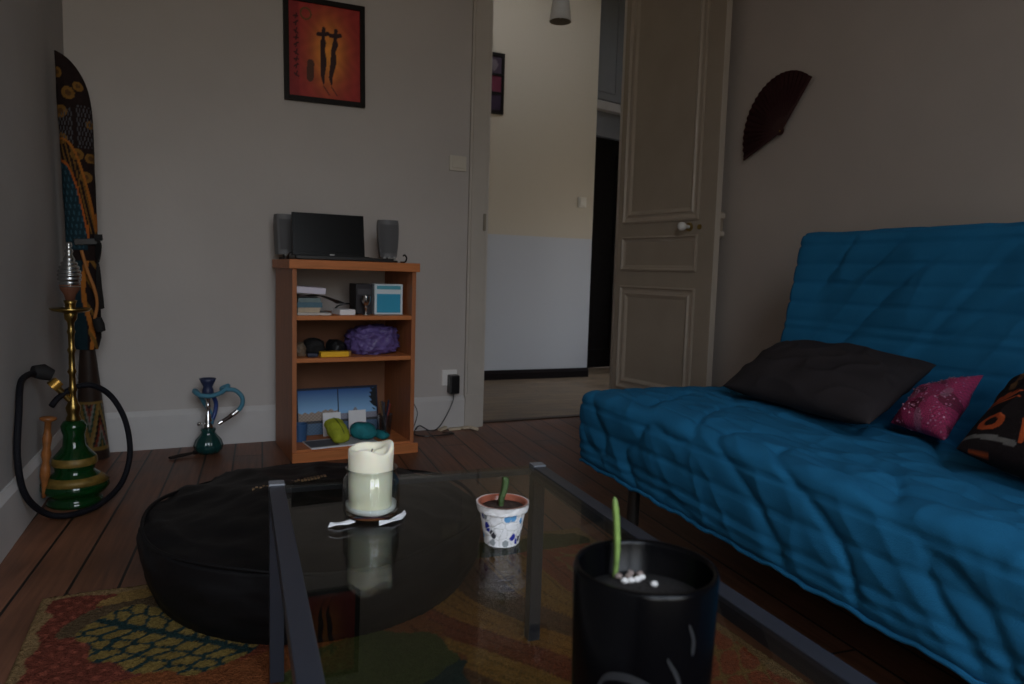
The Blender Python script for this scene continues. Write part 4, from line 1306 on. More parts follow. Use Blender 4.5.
def rug_col(x, y):
    wob = 0.010 * np.sin(x * 40 + 3 * np.sin(y * 19)) + 0.008 * np.sin(y * 53 + 2 * np.sin(x * 31))
    red = np.array([0.20, 0.052, 0.032]); orange = np.array([0.27, 0.085, 0.030]); gold = np.array([0.33, 0.20, 0.065])
    olive = np.array([0.085, 0.085, 0.028]); teal = np.array([0.022, 0.050, 0.050]); brown = np.array([0.11, 0.05, 0.026])
    rust = np.array([0.24, 0.062, 0.030]); tan = np.array([0.38, 0.24, 0.11])
    big = rng.uniform((RX0, RY0), (RX1, RY1), (34, 2))
    d1, d2, idx = voro(x * 1.0 + wob, y * 0.9 + wob, big * np.array([1, 0.9]))
    pal = np.array([rust, orange, gold, brown, orange, rust, olive, gold])
    c = pal[idx % 8].copy()
    line = np.abs(np.sin((x * 1.3 + y) * 26 + 2.5 * np.sin(x * 9 - y * 7)))
    c = np.where(((line < 0.22) & (d1 < 0.2))[..., None], c * 0.6, c)
    # left: red field
    fld = (x < -0.10 + wob) & (y > 1.2)
    c[fld] = red
    sp = fld & (np.sin(x * 160 + y * 40) * np.sin(y * 130) > 0.55)
    c[sp] = red * 1.7
    # gold cloud near the far edge
    cl_ = (x > -0.19 + wob * 3) & (y > 1.835 + wob + 0.02 * np.sin(x * 30)) & (x < 0.35)
    c[cl_] = gold
    sep = (x > -0.17) & (y > 1.80) & (y < 1.85 + wob) & (x < 0.35)
    c[sep] = np.array([0.10, 0.085, 0.05])
    # the big leaf
    lx_, ly_ = x + 0.035, y - 1.635
    ca, sa = math.cos(R(40)), math.sin(R(40))
    p, q = lx_ * ca - ly_ * sa, lx_ * sa + ly_ * ca
    leaf = (np.hypot(p / 0.205, q / 0.140) < 1 + 0.06 * np.sin(p * 60) + wob)
    halo = np.hypot(p / 0.26, q / 0.175) < 1 + wob
    c[halo & ~leaf & (y > 1.70)] = np.array([0.13, 0.085, 0.045])
    lp = []
    for k in range(-6, 7):
        for s in (-1, 1):
            jt = lambda: float(rng.uniform(-0.012, 0.012))
            lp.append((k * 0.042 + 0.02 * s + jt(), s * 0.030 + jt())); lp.append((k * 0.042 + 0.045 * s + jt(), s * 0.072 + jt())); lp.append((k * 0.042 + 0.03 * s + jt(), s * 0.118 + jt()))
    e1, e2, _ = voro(p + 0.4 * np.abs(q), q * 1.0, lp)
    cell = np.where(((e2 - e1) < 0.0085)[..., None], teal, np.array([0.28, 0.19, 0.055]))
    cell = np.where((np.abs(q) < 0.010)[..., None], teal, cell)
    c = np.where(leaf[..., None], cell, c)
    # orange sweep below the leaf
    sw_ = (y < 1.49 + 0.05 * x + wob) & (y > 1.36) & (x < 0.30)
    c[sw_ & ~leaf] = orange
    # olive leaf by the table legs
    ol = (np.hypot((x - 0.33) / 0.17, (y - 1.38) / 0.12) < 1 + wob * 4)
    c[ol] = np.array([0.085, 0.10, 0.035])
    dkv = (np.hypot((x - 0.37) / 0.20, (y - 1.22) / 0.13) < 1 + wob * 3) & ~ol
    c[dkv] = teal * 1.1
    # gold and rust sweeps on the right
    sweep = (x > 0.50 + wob) & (y < 1.80)
    t = (x - 0.5) * 2.2 + (y - 1.2) * 0.9 + 0.12 * np.sin(y * 8 + x * 3)
    k = np.floor(t * 4.2).astype(int) % 4
    pal2 = np.array([np.array([0.36, 0.18, 0.045]), rust * 1.15, np.array([0.40, 0.18, 0.045]), brown * 1.4])
    c = np.where(sweep[..., None], pal2[k], c)
    ln = sweep & (np.abs(np.sin(t * 30 + 3 * x)) < 0.15)
    c[ln] = c[ln] * 0.55
    far = (x > 0.93) & (y < 1.80)
    c[far] = np.array([0.34, 0.085, 0.038])
    fs = far & (np.abs(np.sin(x * 60 + 3 * np.sin(y * 14)) * np.sin(y * 38)) < 0.15)
    c[fs] = gold * 0.9
    # border
    ed = np.minimum(np.minimum(x - RX0, RX1 - x), np.minimum(y - RY0, RY1 - y))
    c[(ed < 0.030 + wob * 0.6)] = tan * 0.8
    c[ed < 0.008] = tan * 0.55
    c *= 0.86 * (1 + 0.10 * rng.standard_normal(x.shape))[..., None]
    return np.clip(c, 0.005, 0.9)


rc_ = rug_col(gx, gy).reshape(-1, 3)
gz = 0.011 + 0.0015 * np.sin(gx * 37) * np.sin(gy * 29) + 0.001 * rng.standard_normal(gx.shape)
gz[0, :] = gz[-1, :] = 0.001; gz[:, 0] = gz[:, -1] = 0.001
rug = thing('rug', 'red and gold patterned rug on the boards under the glass table', 'rug', (0, 0, 0))
painted('rug_pile', np.stack([gx.ravel(), gy.ravel(), gz.ravel()], 1).tolist(), grid_faces(nx, ny), rc_, attr_rug, rug)

# ------------------------------------------------------------------ big black floor cushion
pf = thing('floor_pouf', 'large round black floor cushion behind the glass table', 'floor cushion', (0.305, 1.885, 0))
blk_fab = mat('black_nylon', (0.006, 0.0055, 0.006), 0.55, spec=0.2, sheen=0.0, var=0.15, vscale=6, bump=0.35, bscale=9)
NR, NT = 60, 128
verts, RP = [], 0.425
prof = []
for k in range(NR):
    t = k / (NR - 1)
    if t < 0.28:                                   # underside to the belly seam
        s = t / 0.28
        prof.append((RP * (0.91 + 0.08 * math.sin(s * PI / 2)), 0.004 + 0.085 * s))
    elif t < 0.5:
        s = (t - 0.28) / 0.22
        prof.append((RP * (0.99 + 0.012 * math.sin(s * PI)), 0.089 + 0.083 * s))
    else:
        s = (t - 0.5) / 0.5
        r = RP * 0.985 * (1 - s)
        prof.append((r, 0.172 + 0.055 * (1 - (1 - s) ** 2.4)))
for r, z in prof:
    for k in range(NT):
        a = 2 * PI * k / NT
        x, y = r * math.cos(a), r * math.sin(a)
        n1 = mnoise.fractal(Vector((x * 5, y * 5, z * 9 + 3)), 1.0, 2.0, 4)
        n2 = 1 - abs(mnoise.noise(Vector((x * 7 + y * 4, y * 3 - x, z * 16))))
        dz = (0.014 * n1 + 0.010 * n2 ** 4) * (0.25 + 0.75 * min(1, z / 0.1)) if z > 0.01 else 0
        rr_ = 1 + 0.012 * math.sin(a * 3 + 1) + (0.03 * n1 if 0.02 < z < 0.19 else 0)
        verts.append((x * rr_, y * rr_, max(0.002, z + dz)))
faces = grid_faces(NR, NT, True)
me = bpy.data.meshes.new('cushion_body')
me.from_pydata(verts, [], faces + [tuple(range(NT))[::-1]])
for p_ in me.polygons: p_.use_smooth = True
me.materials.append(blk_fab)
cb = bpy.data.objects.new('cushion_body', me); COL.objects.link(cb); cb.parent = pf
pp = [(RP * 0.980 * (1 + 0.012 * math.sin(a * 3 + 1)) * math.cos(a), RP * 0.980 * (1 + 0.012 * math.sin(a * 3 + 1)) * math.sin(a), 0.178 + 0.006 * math.sin(a * 5)) for a in np.linspace(0, 2 * PI, 129)]
obj('piping', TU(pp, 0.005, 8), blk_fab, pf, True)
zip_m = mat('bronze_zip', (0.30, 0.19, 0.10), 0.35, metal=0.8)
bm = bmesh.new()
for k in range(22):
    x = -0.16 + 0.19 * k / 21
    for y0 in (0.0, 0.02):
        if (k + int(y0 * 50)) % 2 == 0 or k > 14:
            box(bm, x - 0.003, x + 0.003, 0.02 + y0 * 0.4 + 0.06 * k / 21, 0.028 + y0 * 0.4 + 0.06 * k / 21, 0.231, 0.236)
obj('zip', bm, zip_m, pf, False, 'bronze zip teeth')

# ------------------------------------------------------------------ coffee table
TA = R(-3.4)
tb = thing('coffee_table', 'low rectangular coffee table with slate grey metal frame and glass top', 'table', (0.4085, 1.372, 0), TA)
# local: x across (-0.275..0.275), y from 0 (far edge) to -1.02 (near edge)
HT, TW, TLn, SQ = 0.398, 0.276, 1.02, 0.026
for sx in (-1, 1):
    for yy in (0.0, -TLn + SQ):
        x0 = sx * TW - (SQ if sx > 0 else 0)
        lg = obj('leg', B(x0, x0 + SQ, yy - SQ, yy, 0.0165, HT - 0.001, bev=0.0015), paint_metal, tb)
    x0 = sx * TW - (SQ if sx > 0 else 0)
    obj('side_rail', B(x0 - 0.0006, x0 + SQ + 0.0006, -TLn, 0.0006, HT - SQ, HT, bev=0.0015), paint_metal, tb)
    obj('corner_cap', B(x0 - 0.001, x0 + SQ + 0.001, -SQ, 0.0012, HT - 0.010, HT + 0.0035, bev=0.0015), mat('light_cap', (0.16, 0.17, 0.19), 0.35), tb)
for yy in (0.0, -TLn + 0.016):
    obj('cross_rail', B(-TW + SQ, TW - SQ, yy - 0.016, yy, HT - 0.018, HT - 0.008, bev=0.001), paint_metal, tb)
obj('glass_top', B(-TW + SQ, TW - SQ, -TLn + 0.004, -0.002, HT - 0.0076, HT - 0.0016), table_glass, tb)
TZ = HT - 0.0014

# candle in glass jar ---------------------------------------------------
CX, CY = 0.271, 1.158
jr = thing('glass_jar', 'broad clear glass jar holding the candle on the coffee table', 'jar', (CX + 0.001, CY - 0.002, TZ))
obj('jar_body', LA([(0, 0.0), (0.036, 0.0), (0.043, 0.004), (0.046, 0.014), (0.0465, 0.050), (0.045, 0.062), (0.0405, 0.070), (0.0405, 0.078), (0.042, 0.080), (0.0395, 0.080), (0.038, 0.072), (0.0432, 0.060), (0.0445, 0.050), (0.044, 0.014), (0.034, 0.006), (0, 0.006)], 48), clear_glass, jr, 'all')
bm = bmesh.new()
obj('wax_pool', LA([(0, 0.0062), (0.034, 0.0062), (0.0425, 0.012), (0.043, 0.020), (0.036, 0.0165), (0.020, 0.012), (0, 0.011)], 40, None, lambda a, z: 0.03 * math.sin(a * 3) - 0.02), mat('white_wax', (0.80, 0.80, 0.80), 0.5), jr, 'all')
cd = thing('candle', 'thick cream pillar candle with a burnt uneven rim inside the jar', 'candle', (CX, CY, TZ + 0.0115))
NTc = 56
rings = []
bm = bmesh.new()
rim = lambda a: 0.104 + 0.005 * math.sin(a * 2 + 0.6) + 0.004 * math.sin(a * 3 + 2.0) - 0.010 * math.exp(-((((a - 3.7) + PI) % (2 * PI)) - PI) ** 2 / 0.35)
for rr_, zf in ((0.0, 0), (0.033, 0), (0.0355, 0.02), (0.0355, 0.4), (0.036, 0.75), (0.0365, 0.92), (0.036, 0.985), (0.0335, 1.0), (0.030, 0.985), (0.027, 0.93), (0.020, 0.885), (0.010, 0.87), (0.0, 0.865)):
    if rr_ == 0:
        rings.append([bm.verts.new((0, 0, zf * 0.104))])
        continue
    ring = []
    for k in range(NTc):
        a = 2 * PI * k / NTc
        q = rr_ * (1 + 0.02 * math.sin(a * 4 + zf * 3) + 0.02 * mnoise.noise(Vector((math.cos(a) * 2, math.sin(a) * 2, zf * 4))))
        ring.append(bm.verts.new((q * math.cos(a), q * math.sin(a), zf * (rim(a) if zf > 0.7 else 0.104))))
    rings.append(ring)
for a, b in zip(rings, rings[1:]):
    for k in range(NTc):
        j = (k + 1) % NTc
        if len(a) == 1: bm.faces.new((a[0], b[j], b[k]))
        elif len(b) == 1: bm.faces.new((a[k], a[j], b[0]))
        else: bm.faces.new((a[k], a[j], b[j], b[k]))
obj('wax_body', bm, cream_m, cd, 'all')
obj('wick', TU([(0, 0, 0.086), (0.001, 0, 0.094), (0.003, 0.001, 0.098)], 0.0013, 6), black_m, cd, True)
# white feather-like paper under the jar
def leaf_flake(label, pts, loc, z=0.002):
    bm = bmesh.new()
    top = [bm.verts.new((x, y, z + 0.004 * abs(math.sin(k * 1.3)))) for k, (x, y) in enumerate(pts)]
    bm.faces.new(top)
    r = bmesh.ops.extrude_face_region(bm, geom=bm.faces[:])
    for v in [g for g in r['geom'] if isinstance(g, bmesh.types.BMVert)]: v.co.z -= 0.002
    o = obj('shell_flake', bm, mat('pearl_flake', (0.84, 0.84, 0.87), 0.35))
    tag(o, label, 'shell flake', 'white flakes at the foot of the jar')
    o.location = loc
    return o


leaf_flake('white flake reaching out left from the foot of the candle jar', [(-0.030, -0.006), (-0.018, -0.010), (0.0, -0.008), (0.012, -0.004), (0.006, 0.004), (-0.012, 0.003), (-0.026, 0.001)], (CX - 0.046, CY - 0.038, TZ + 0.0006))
leaf_flake('larger white flake curled around the right foot of the candle jar', [(-0.028, -0.022), (-0.006, -0.020), (0.012, -0.010), (0.024, 0.008), (0.026, 0.024), (0.019, 0.018), (0.008, 0.002), (-0.008, -0.008), (-0.026, -0.012)], (CX + 0.028, CY - 0.040, TZ + 0.0006))

# mosaic pot --------------------------------------------------------------
MX, MY = 0.4285, 0.972
mpot = thing('mosaic_pot', 'small white flowerpot with blue mosaic chips on the coffee table', 'flowerpot', (MX, MY, TZ))
npz, npt = 70, 150
zz = np.linspace(0, 0.062, npz)
cz = rng.uniform((0, 0.002), (2 * PI, 0.060), (64, 2))
kindc = rng.uniform(0, 1, 64)
vs, cc = [], []
TH_, ZZ = np.meshgrid(np.linspace(0, 2 * PI, npt, endpoint=False), zz, indexing='xy')
d1 = np.full(TH_.shape, 9.0); d2 = d1.copy(); idx = np.zeros(TH_.shape, int)
for k in range(64):
    da = np.abs((TH_ - cz[k, 0] + PI) % (2 * PI) - PI) * 0.033
    d = np.hypot(da, ZZ - cz[k, 1])
    nn = d < d1
    d2 = np.where(nn, d1, np.minimum(d2, d)); idx = np.where(nn, k, idx); d1 = np.where(nn, d, d1)
kc = kindc[idx]
colp = np.full(TH_.shape + (3,), 0.0); colp[:] = (0.84, 0.84, 0.85)
colp[kc < 0.17] = (0.025, 0.035, 0.28)
colp[(kc >= 0.17) & (kc < 0.28)] = (0.12, 0.33, 0.60)
colp[(kc >= 0.28) & (kc < 0.44)] = (0.30, 0.33, 0.34)
colp[(kc >= 0.44) & (kc < 0.52)] = (0.05, 0.05, 0.06)
small = (d1 > 0.0058) & (kc < 0.52)
colp[small] = (0.83, 0.83, 0.84)
colp[(d2 - d1) < 0.0009] = (0.60, 0.60, 0.59)
colp[ZZ > 0.052] = (0.82, 0.80, 0.79)
for i, z in enumerate(zz):
    r = 0.0255 + 0.0105 * (z / 0.062)
    if z > 0.050: r += 0.0035
    for k in range(npt):
        a = 2 * PI * k / npt
        q = r * (1 + 0.02 * mnoise.noise(Vector((math.cos(a) * 5, math.sin(a) * 5, z * 120)))) + (0.0007 if (d2 - d1)[i, k] > 0.001 else 0)
        vs.append((q * math.cos(a), q * math.sin(a), z))
n0 = len(vs)
fcs = grid_faces(npz, npt, True)
for z, r in ((0.0625, 0.0365), (0.0615, 0.0335), (0.052, 0.0325)):
    for k in range(npt):
        a = 2 * PI * k / npt
        vs.append((r * math.cos(a), r * math.sin(a), z))
colp = np.concatenate([colp.reshape(-1, 3), np.tile((0.42, 0.13, 0.08), (npt, 1)), np.tile((0.28, 0.085, 0.05), (2 * npt, 1))])
for b_ in range(3):
    s0 = n0 + (b_ - 1) * npt
    for k in range(npt):
        j = (k + 1) % npt
        fcs.append((s0 + k, s0 + j, s0 + npt + j, s0 + npt + k))
fcs.append(tuple(range(npt))[::-1])
painted('pot_body', vs, fcs, colp, attr_ceramic, mpot)
obj('soil', LA([(0, 0.056), (0.015, 0.0555), (0.0328, 0.054), (0.0328, 0.050), (0, 0.050)], 30, None, lambda a, z: 0), soil_m, mpot, 'all')


def cactus(name, label, base, pts, rad, parent=None, m=None):
    bm = bmesh.new()
    P = spline(pts, 8)
    n, seg = len(P), 15
    T = None
    prev = None
    for i, p in enumerate(P):
        t = i / (n - 1)
        r = rad * (0.85 + 0.3 * math.sin(t * 2.6)) * (1 if t < 0.86 else max(0.1, math.sqrt(max(0, 1 - ((t - 0.86) / 0.14) ** 2))))
        ring = []
        for k in range(seg):
            a = 2 * PI * k / seg
            rr_ = r * (1 + 0.16 * math.cos(5 * a))
            ring.append(bm.verts.new(p + Vector((rr_ * math.cos(a), rr_ * math.sin(a), 0))))
        if prev:
            for k in range(seg):
                bm.faces.new((prev[k], prev[(k + 1) % seg], ring[(k + 1) % seg], ring[k]))
        else:
            bm.faces.new(ring[::-1])
        prev = ring
    bm.faces.new(prev)
    o = obj(name, bm, m or stem_green, parent, 'all')
    if label and not parent:
        tag(o, label, 'cactus')
        o.location = base
    return o


cactus('cactus', 'short green cactus cutting growing in the mosaic pot', (MX - 0.001, MY, TZ + 0.053), [(-0.002, 0, 0), (-0.001, 0, 0.014), (0.003, 0, 0.026), (0.005, 0, 0.040), (0.0035, 0, 0.047)], 0.0044)

# black vase --------------------------------------------------------------
VX, VY = 0.349, 0.490
vz = thing('black_vase', 'big glossy black cylinder vase at the near end of the coffee table', 'vase', (VX, VY, TZ))
vase_m = mat('black_glass', (0.0015, 0.0015, 0.002), 0.22, spec=0.16)
VH, VR = 0.163, 0.0605
obj('vase_body', LA([(0, 0), (0.050, 0.0), (0.0555, 0.004), (0.0575, 0.02), (VR, VH - 0.004), (VR - 0.0012, VH), (VR - 0.004, VH), (VR - 0.0055, VH - 0.004), (0.053, 0.10), (0, 0.10)], 72), vase_m, vz, 'all')
obj('soil', LA([(0, 0.135), (0.03, 0.1345), (0.0548, 0.133), (0.0545, 0.12), (0, 0.12)], 40), mat('black_soil', (0.012, 0.009, 0.008), 0.95, bump=0.6, bscale=200), vz, 'all')
mot = mat('grey_etched_motif', (0.040, 0.042, 0.046), 0.5)


def ribbon(pts, w, name):
    """thin band laid on the vase wall; pts are (angle, z)"""
    bm = bmesh.new()
    P = spline([(a, z, 0) for a, z in pts], 8)
    n = len(P); rows = []
    for i, p in enumerate(P):
        t = (P[min(i + 1, n - 1)] - P[max(i - 1, 0)]).normalized()
        ww = w * (0.25 + 0.75 * math.sin(PI * (0.08 + 0.84 * i / (n - 1))))
        row = []
        for s in (-1, 1):
            a = p.x - t.y * s * ww / 0.06
            z = p.y + t.x * s * ww * 1.0
            r = 0.0575 + (VR - 0.0575) * (z - 0.02) / (VH - 0.024) + 0.0006
            row.append(bm.verts.new((r * math.cos(a), r * math.sin(a), z)))
        rows.append(row)
    for a, b in zip(rows, rows[1:]):
        bm.faces.new((a[0], a[1], b[1], b[0]))
    bmesh.ops.solidify(bm, geom=bm.faces[:], thickness=0.0006)
    return obj(name, bm, mot, vz, True)


FA = math.atan2(-VY, -VX)                      # the side towards the camera
ribbon([(FA - 0.62, 0.075), (FA - 0.45, 0.090), (FA - 0.15, 0.094), (FA + 0.2, 0.086), (FA + 0.38, 0.070)], 0.0035, 'etched_swirl')
ribbon([(FA - 0.42, 0.064), (FA - 0.30, 0.078), (FA - 0.05, 0.080), (FA + 0.12, 0.070)], 0.003, 'etched_swirl')
ribbon([(FA + 0.34, 0.112), (FA + 0.50, 0.095), (FA + 0.56, 0.078), (FA + 0.72, 0.066)], 0.0035, 'etched_stem')
ribbon([(FA + 0.62, 0.138), (FA + 0.70, 0.126), (FA + 0.72, 0.112)], 0.003, 'etched_leaf')
ribbon([(FA - 0.2, 0.060), (FA - 0.05, 0.066), (FA + 0.1, 0.056)], 0.006, 'etched_leaf')
cactus('cactus', 'thin bright green cactus cutting standing in the black vase', (VX - 0.001, VY + 0.044, TZ + 0.132), [(0, 0, 0), (0.0010, 0, 0.025), (-0.0005, 0, 0.05), (-0.004, 0, 0.077)], 0.0026, None, lime_stem)
peb = mat('white_pebble', (0.70, 0.67, 0.64), 0.5, var=0.15, vscale=60)
pebd = mat('brown_pebble', (0.22, 0.17, 0.15), 0.6, var=0.3, vscale=60)
plist = [(0.000, 0.030, 0, 'leftmost white pebble of the row in the black vase'), (0.006, 0.0285, 0, 'second white pebble of the row in the black vase'), (0.0125, 0.0285, 0, 'third white pebble of the row in the black vase'),
         (0.0185, 0.031, 0, 'rightmost white pebble of the row in the black vase'), (0.021, 0.015, 0, 'single white pebble lying nearest the front rim of the vase'),
         (0.000, 0.040, 1, 'brownish pebble left of the cactus stem in the black vase'), (0.014, 0.042, 1, 'brownish pebble right of the cactus stem in the black vase'), (0.021, 0.038, 1, 'brownish pebble furthest right in the black vase'), (0.008, 0.036, 1, 'brownish pebble in front of the cactus stem')]
for i, (x, y, k, lab) in enumerate(plist):
    bm = bmesh.new()
    bmesh.ops.create_icosphere(bm, subdivisions=3, radius=1)
    for v in bm.verts:
        n = 1 + 0.18 * mnoise.noise(v.co * 1.1 + Vector((i * 3.1, 0, 0)))
        v.co = Vector((v.co.x * 0.0036 * n, v.co.y * 0.0030 * n, v.co.z * 0.0026 * n))
    o = tag(obj('pebble', bm, pebd if k else peb, None, 'all'), lab, 'pebble', 'pebbles around the cactus in the black vase')
    o.location = (VX + x, VY + y, TZ + 0.1365)

# ------------------------------------------------------------------ blue clic-clac sofa
SO = Vector((1.122, 1.966, 0.0))
SU = Vector((0.9986, -0.0523, 0)); SV = Vector((-0.0523, -0.9986, 0))
SROT = math.atan2(SU.y, SU.x)
sofa = thing('sofa', 'bright blue quilted sofa bed along the right wall', 'sofa', SO, SROT)
# local frame: +x towards the wall (u), -y towards the camera (v = -y)
LEN = 1.95
blue = mat('blue_quilted_cotton', (0.016, 0.138, 0.282), 0.9, spec=0.12, sheen=0.0, var=0.10, vscale=7, bump=0.25, bscale=420)


def quilt(path, name, lines, t_n, seed, fold, parent, endpull=0.006, puff=0.002):
    """sweep an open (u,z) path along the length, with stitched rows and folds"""
    P = [Vector((a, 0, b)) for a, b in path]
    S = [0.0]
    for a, b in zip(P, P[1:]): S.append(S[-1] + (b - a).length)
    L_ = S[-1]
    ns = int(L_ / 0.0075)
    pts, nrm = [], []
    for i in range(ns):
        s = L_ * i / (ns - 1)
        k = max(j for j in range(len(S)) if S[j] <= s + 1e-9)
        k = min(k, len(P) - 2)
        t = (s - S[k]) / (S[k + 1] - S[k])
        pts.append(P[k].lerp(P[k + 1], t))
    for _ in range(3):                       # soften the corners
        pts = [pts[0]] + [(pts[i - 1] + pts[i] * 2 + pts[i + 1]) / 4 for i in range(1, ns - 1)] + [pts[-1]]
    for i in range(ns):
        d = pts[min(i + 1, ns - 1)] - pts[max(i - 1, 0)]
        nrm.append(Vector((-d.z, 0, d.x)).normalized())
    vs = []
    for i in range(ns):
        s = L_ * i / (ns - 1)
        for j in range(t_n):
            t = j / (t_n - 1)
            y = -t * LEN
            # distance to nearest stitched row
            ww = 0.006 * mnoise.noise(Vector((y * 3, seed, 0)))
            q = min(abs(s - l + ww) for l in lines)
            st = -0.0058 * math.exp(-(q / 0.0045) ** 2) + puff * min(1, q / 0.03)
            stx = abs(((y + 0.02 * math.sin(s * 9)) / 0.105) % 1 - 0.5) * 0.105
            f = fold(s, -y)
            e = min(t, 1 - t) * LEN
            pull = -endpull * math.exp(-(e / 0.018)) if e < 0.08 else 0
            p = pts[i] + nrm[i] * (st + f * min(1.0, 0.12 + e / 0.16) + pull)
            vs.append((p.x, y + 0.0, p.z))
    fs = grid_faces(ns, t_n)
    me = bpy.data.meshes.new(name)
    n = ns
    cap0 = tuple(i * t_n for i in range(ns)); cap1 = tuple(i * t_n + t_n - 1 for i in range(ns))[::-1]
    me.from_pydata(vs, [], fs + [cap0, cap1])
    for p_ in me.polygons: p_.use_smooth = len(p_.vertices) == 4
    me.materials.append(blue)
    bm = bmesh.new(); bm.from_mesh(me); bmesh.ops.recalc_face_normals(bm, faces=bm.faces); bm.to_mesh(me); bm.free()
    o = bpy.data.objects.new(name, me); COL.objects.link(o); o.parent = parent
    return o


def ridged(x, y, z):
    return (1 - abs(mnoise.noise(Vector((x, y, z))))) ** 5


def seat_fold(s, v):
    # s: 0 at the hem, ~0.22 the front edge, then the top
    front = max(0.0, min(1.0, (0.25 - s) / 0.10))
    msk = 0.5 + 0.9 * mnoise.noise(Vector((v * 1.3, s * 1.5, 40.0)))
    m2 = max(0.0, min(1.0, 0.5 + 1.6 * mnoise.noise(Vector((v * 1.9, s * 2.5, 60.0)))))
    a = 0.0075 * max(0.1, msk) * (m2 * ridged(v * 4.6 + s * 4.4, s * 3.2 - v * 0.8, 2.3) + (1 - m2) * ridged(v * 3.0 - s * 7.0, s * 5.5 + v * 1.1, 14.3)) + 0.004 * ridged(v * 12 + s * 9, s * 5, 7.7)
    b = 0.006 * ridged(v * 3.6 - s * 5.5, s * 4.4 + v * 1.5, 5.1) + 0.005 * ridged(v * 9 + s * 4, s * 10.5, 9.1)
    big = 0.010 * mnoise.noise(Vector((v * 1.7, s * 2.1, 4.0)))
    k = min(1, s / 0.03)
    crease = -0.012 * (1 - abs(mnoise.noise(Vector((v * 4.2 + s * 5.0, s * 3.0 - v * 1.2, 21.0))))) ** 14
    return (a * front + b * (1 - front) + crease + big * 0.7) * k - 0.004


seat_path = [(0.012, 0.218), (0.0, 0.235), (-0.004, 0.33), (-0.003, 0.405), (0.008, 0.433), (0.040, 0.444), (0.14, 0.447), (0.40, 0.447), (0.70, 0.440), (0.80, 0.43), (0.80, 0.25)]
quilt(seat_path, 'seat_mattress', [0.035, 0.065, 0.125, 0.19, 0.285, 0.36, 0.435, 0.51, 0.585, 0.66, 0.735], 300, 1.0, seat_fold, sofa)


def back_fold(s, v):
    a = 0.011 * ridged(v * 2.8 - s * 3.0, s * 1.5 + v * 0.7, 12.3) + 0.006 * ridged(v * 7 - s * 5, s * 3, 3.7)
    k = max(0.0, min(1.0, s / 0.05)) * max(0.25, min(1.0, (0.60 - s) / 0.10))
    crease = -0.012 * (1 - abs(mnoise.noise(Vector((v * 3.2 - s * 3.4, s * 1.8 + v, 33.0))))) ** 12
    return (a + crease) * k + 0.006 * mnoise.noise(Vector((v * 2, s * 3, 1.0))) - 0.008


back_path = [(0.735, 0.40), (0.752, 0.50), (0.775, 0.62), (0.808, 0.80), (0.832, 0.945), (0.845, 0.972), (0.870, 0.978), (0.945, 0.968), (0.955, 0.94), (0.90, 0.45)]
quilt(back_path, 'back_mattress', [0.05, 0.115, 0.18, 0.245, 0.275, 0.34, 0.405, 0.47, 0.535, 0.585, 0.70], 260, 5.0, back_fold, sofa, 0.004)
hem = [(0.010, -LEN * k / 80, 0.2185 + 0.003 * math.sin(k * 0.9) + 0.002 * math.sin(k * 2.3)) for k in range(81)]
obj('hem_piping', TU(hem, 0.0055, 8), blue, sofa, True)
mt_dark = mat('black_steel_tube', (0.02, 0.02, 0.022), 0.35, metal=0.6)
mt_grey = mat('grey_steel_leg', (0.10, 0.095, 0.09), 0.4, metal=0.5)
for ux, vy in ((0.19, 0.035), (0.19, LEN - 0.12), (0.74, 0.06), (0.74, LEN - 0.12)):
    lg = obj('leg', LA([(0, 0.0), (0.019, 0.0), (0.020, 0.004), (0.020, 0.24), (0, 0.24)], 18, Matrix.Translation((ux, -vy, 0))), mt_grey, sofa, True)
bm = bmesh.new()
box(bm, 0.06, 0.78, -LEN + 0.06, -0.03, 0.235, 0.262)
obj('bed_frame', bm, mt_dark, sofa)
bm = bmesh.new()
tube(bm, [(0.74, -0.2, 0.235), (0.88, -0.2, 0.30), (0.90, -0.2, 0.45)], 0.014, 10)
obj('hinge_bracket', bm, mt_dark, sofa)
bm = bmesh.new()
tube(bm, [(0.74, -LEN + 0.2, 0.235), (0.88, -LEN + 0.2, 0.30), (0.90, -LEN + 0.2, 0.45)], 0.014, 10)
obj('hinge_bracket', bm, mt_dark, sofa)


# cushions ----------------------------------------------------------------
SC = Vector((1.130, 1.956, 0.0))


def sl(u, v, z):
    return SC + SU * u + SV * v + Vector((0, 0, z))


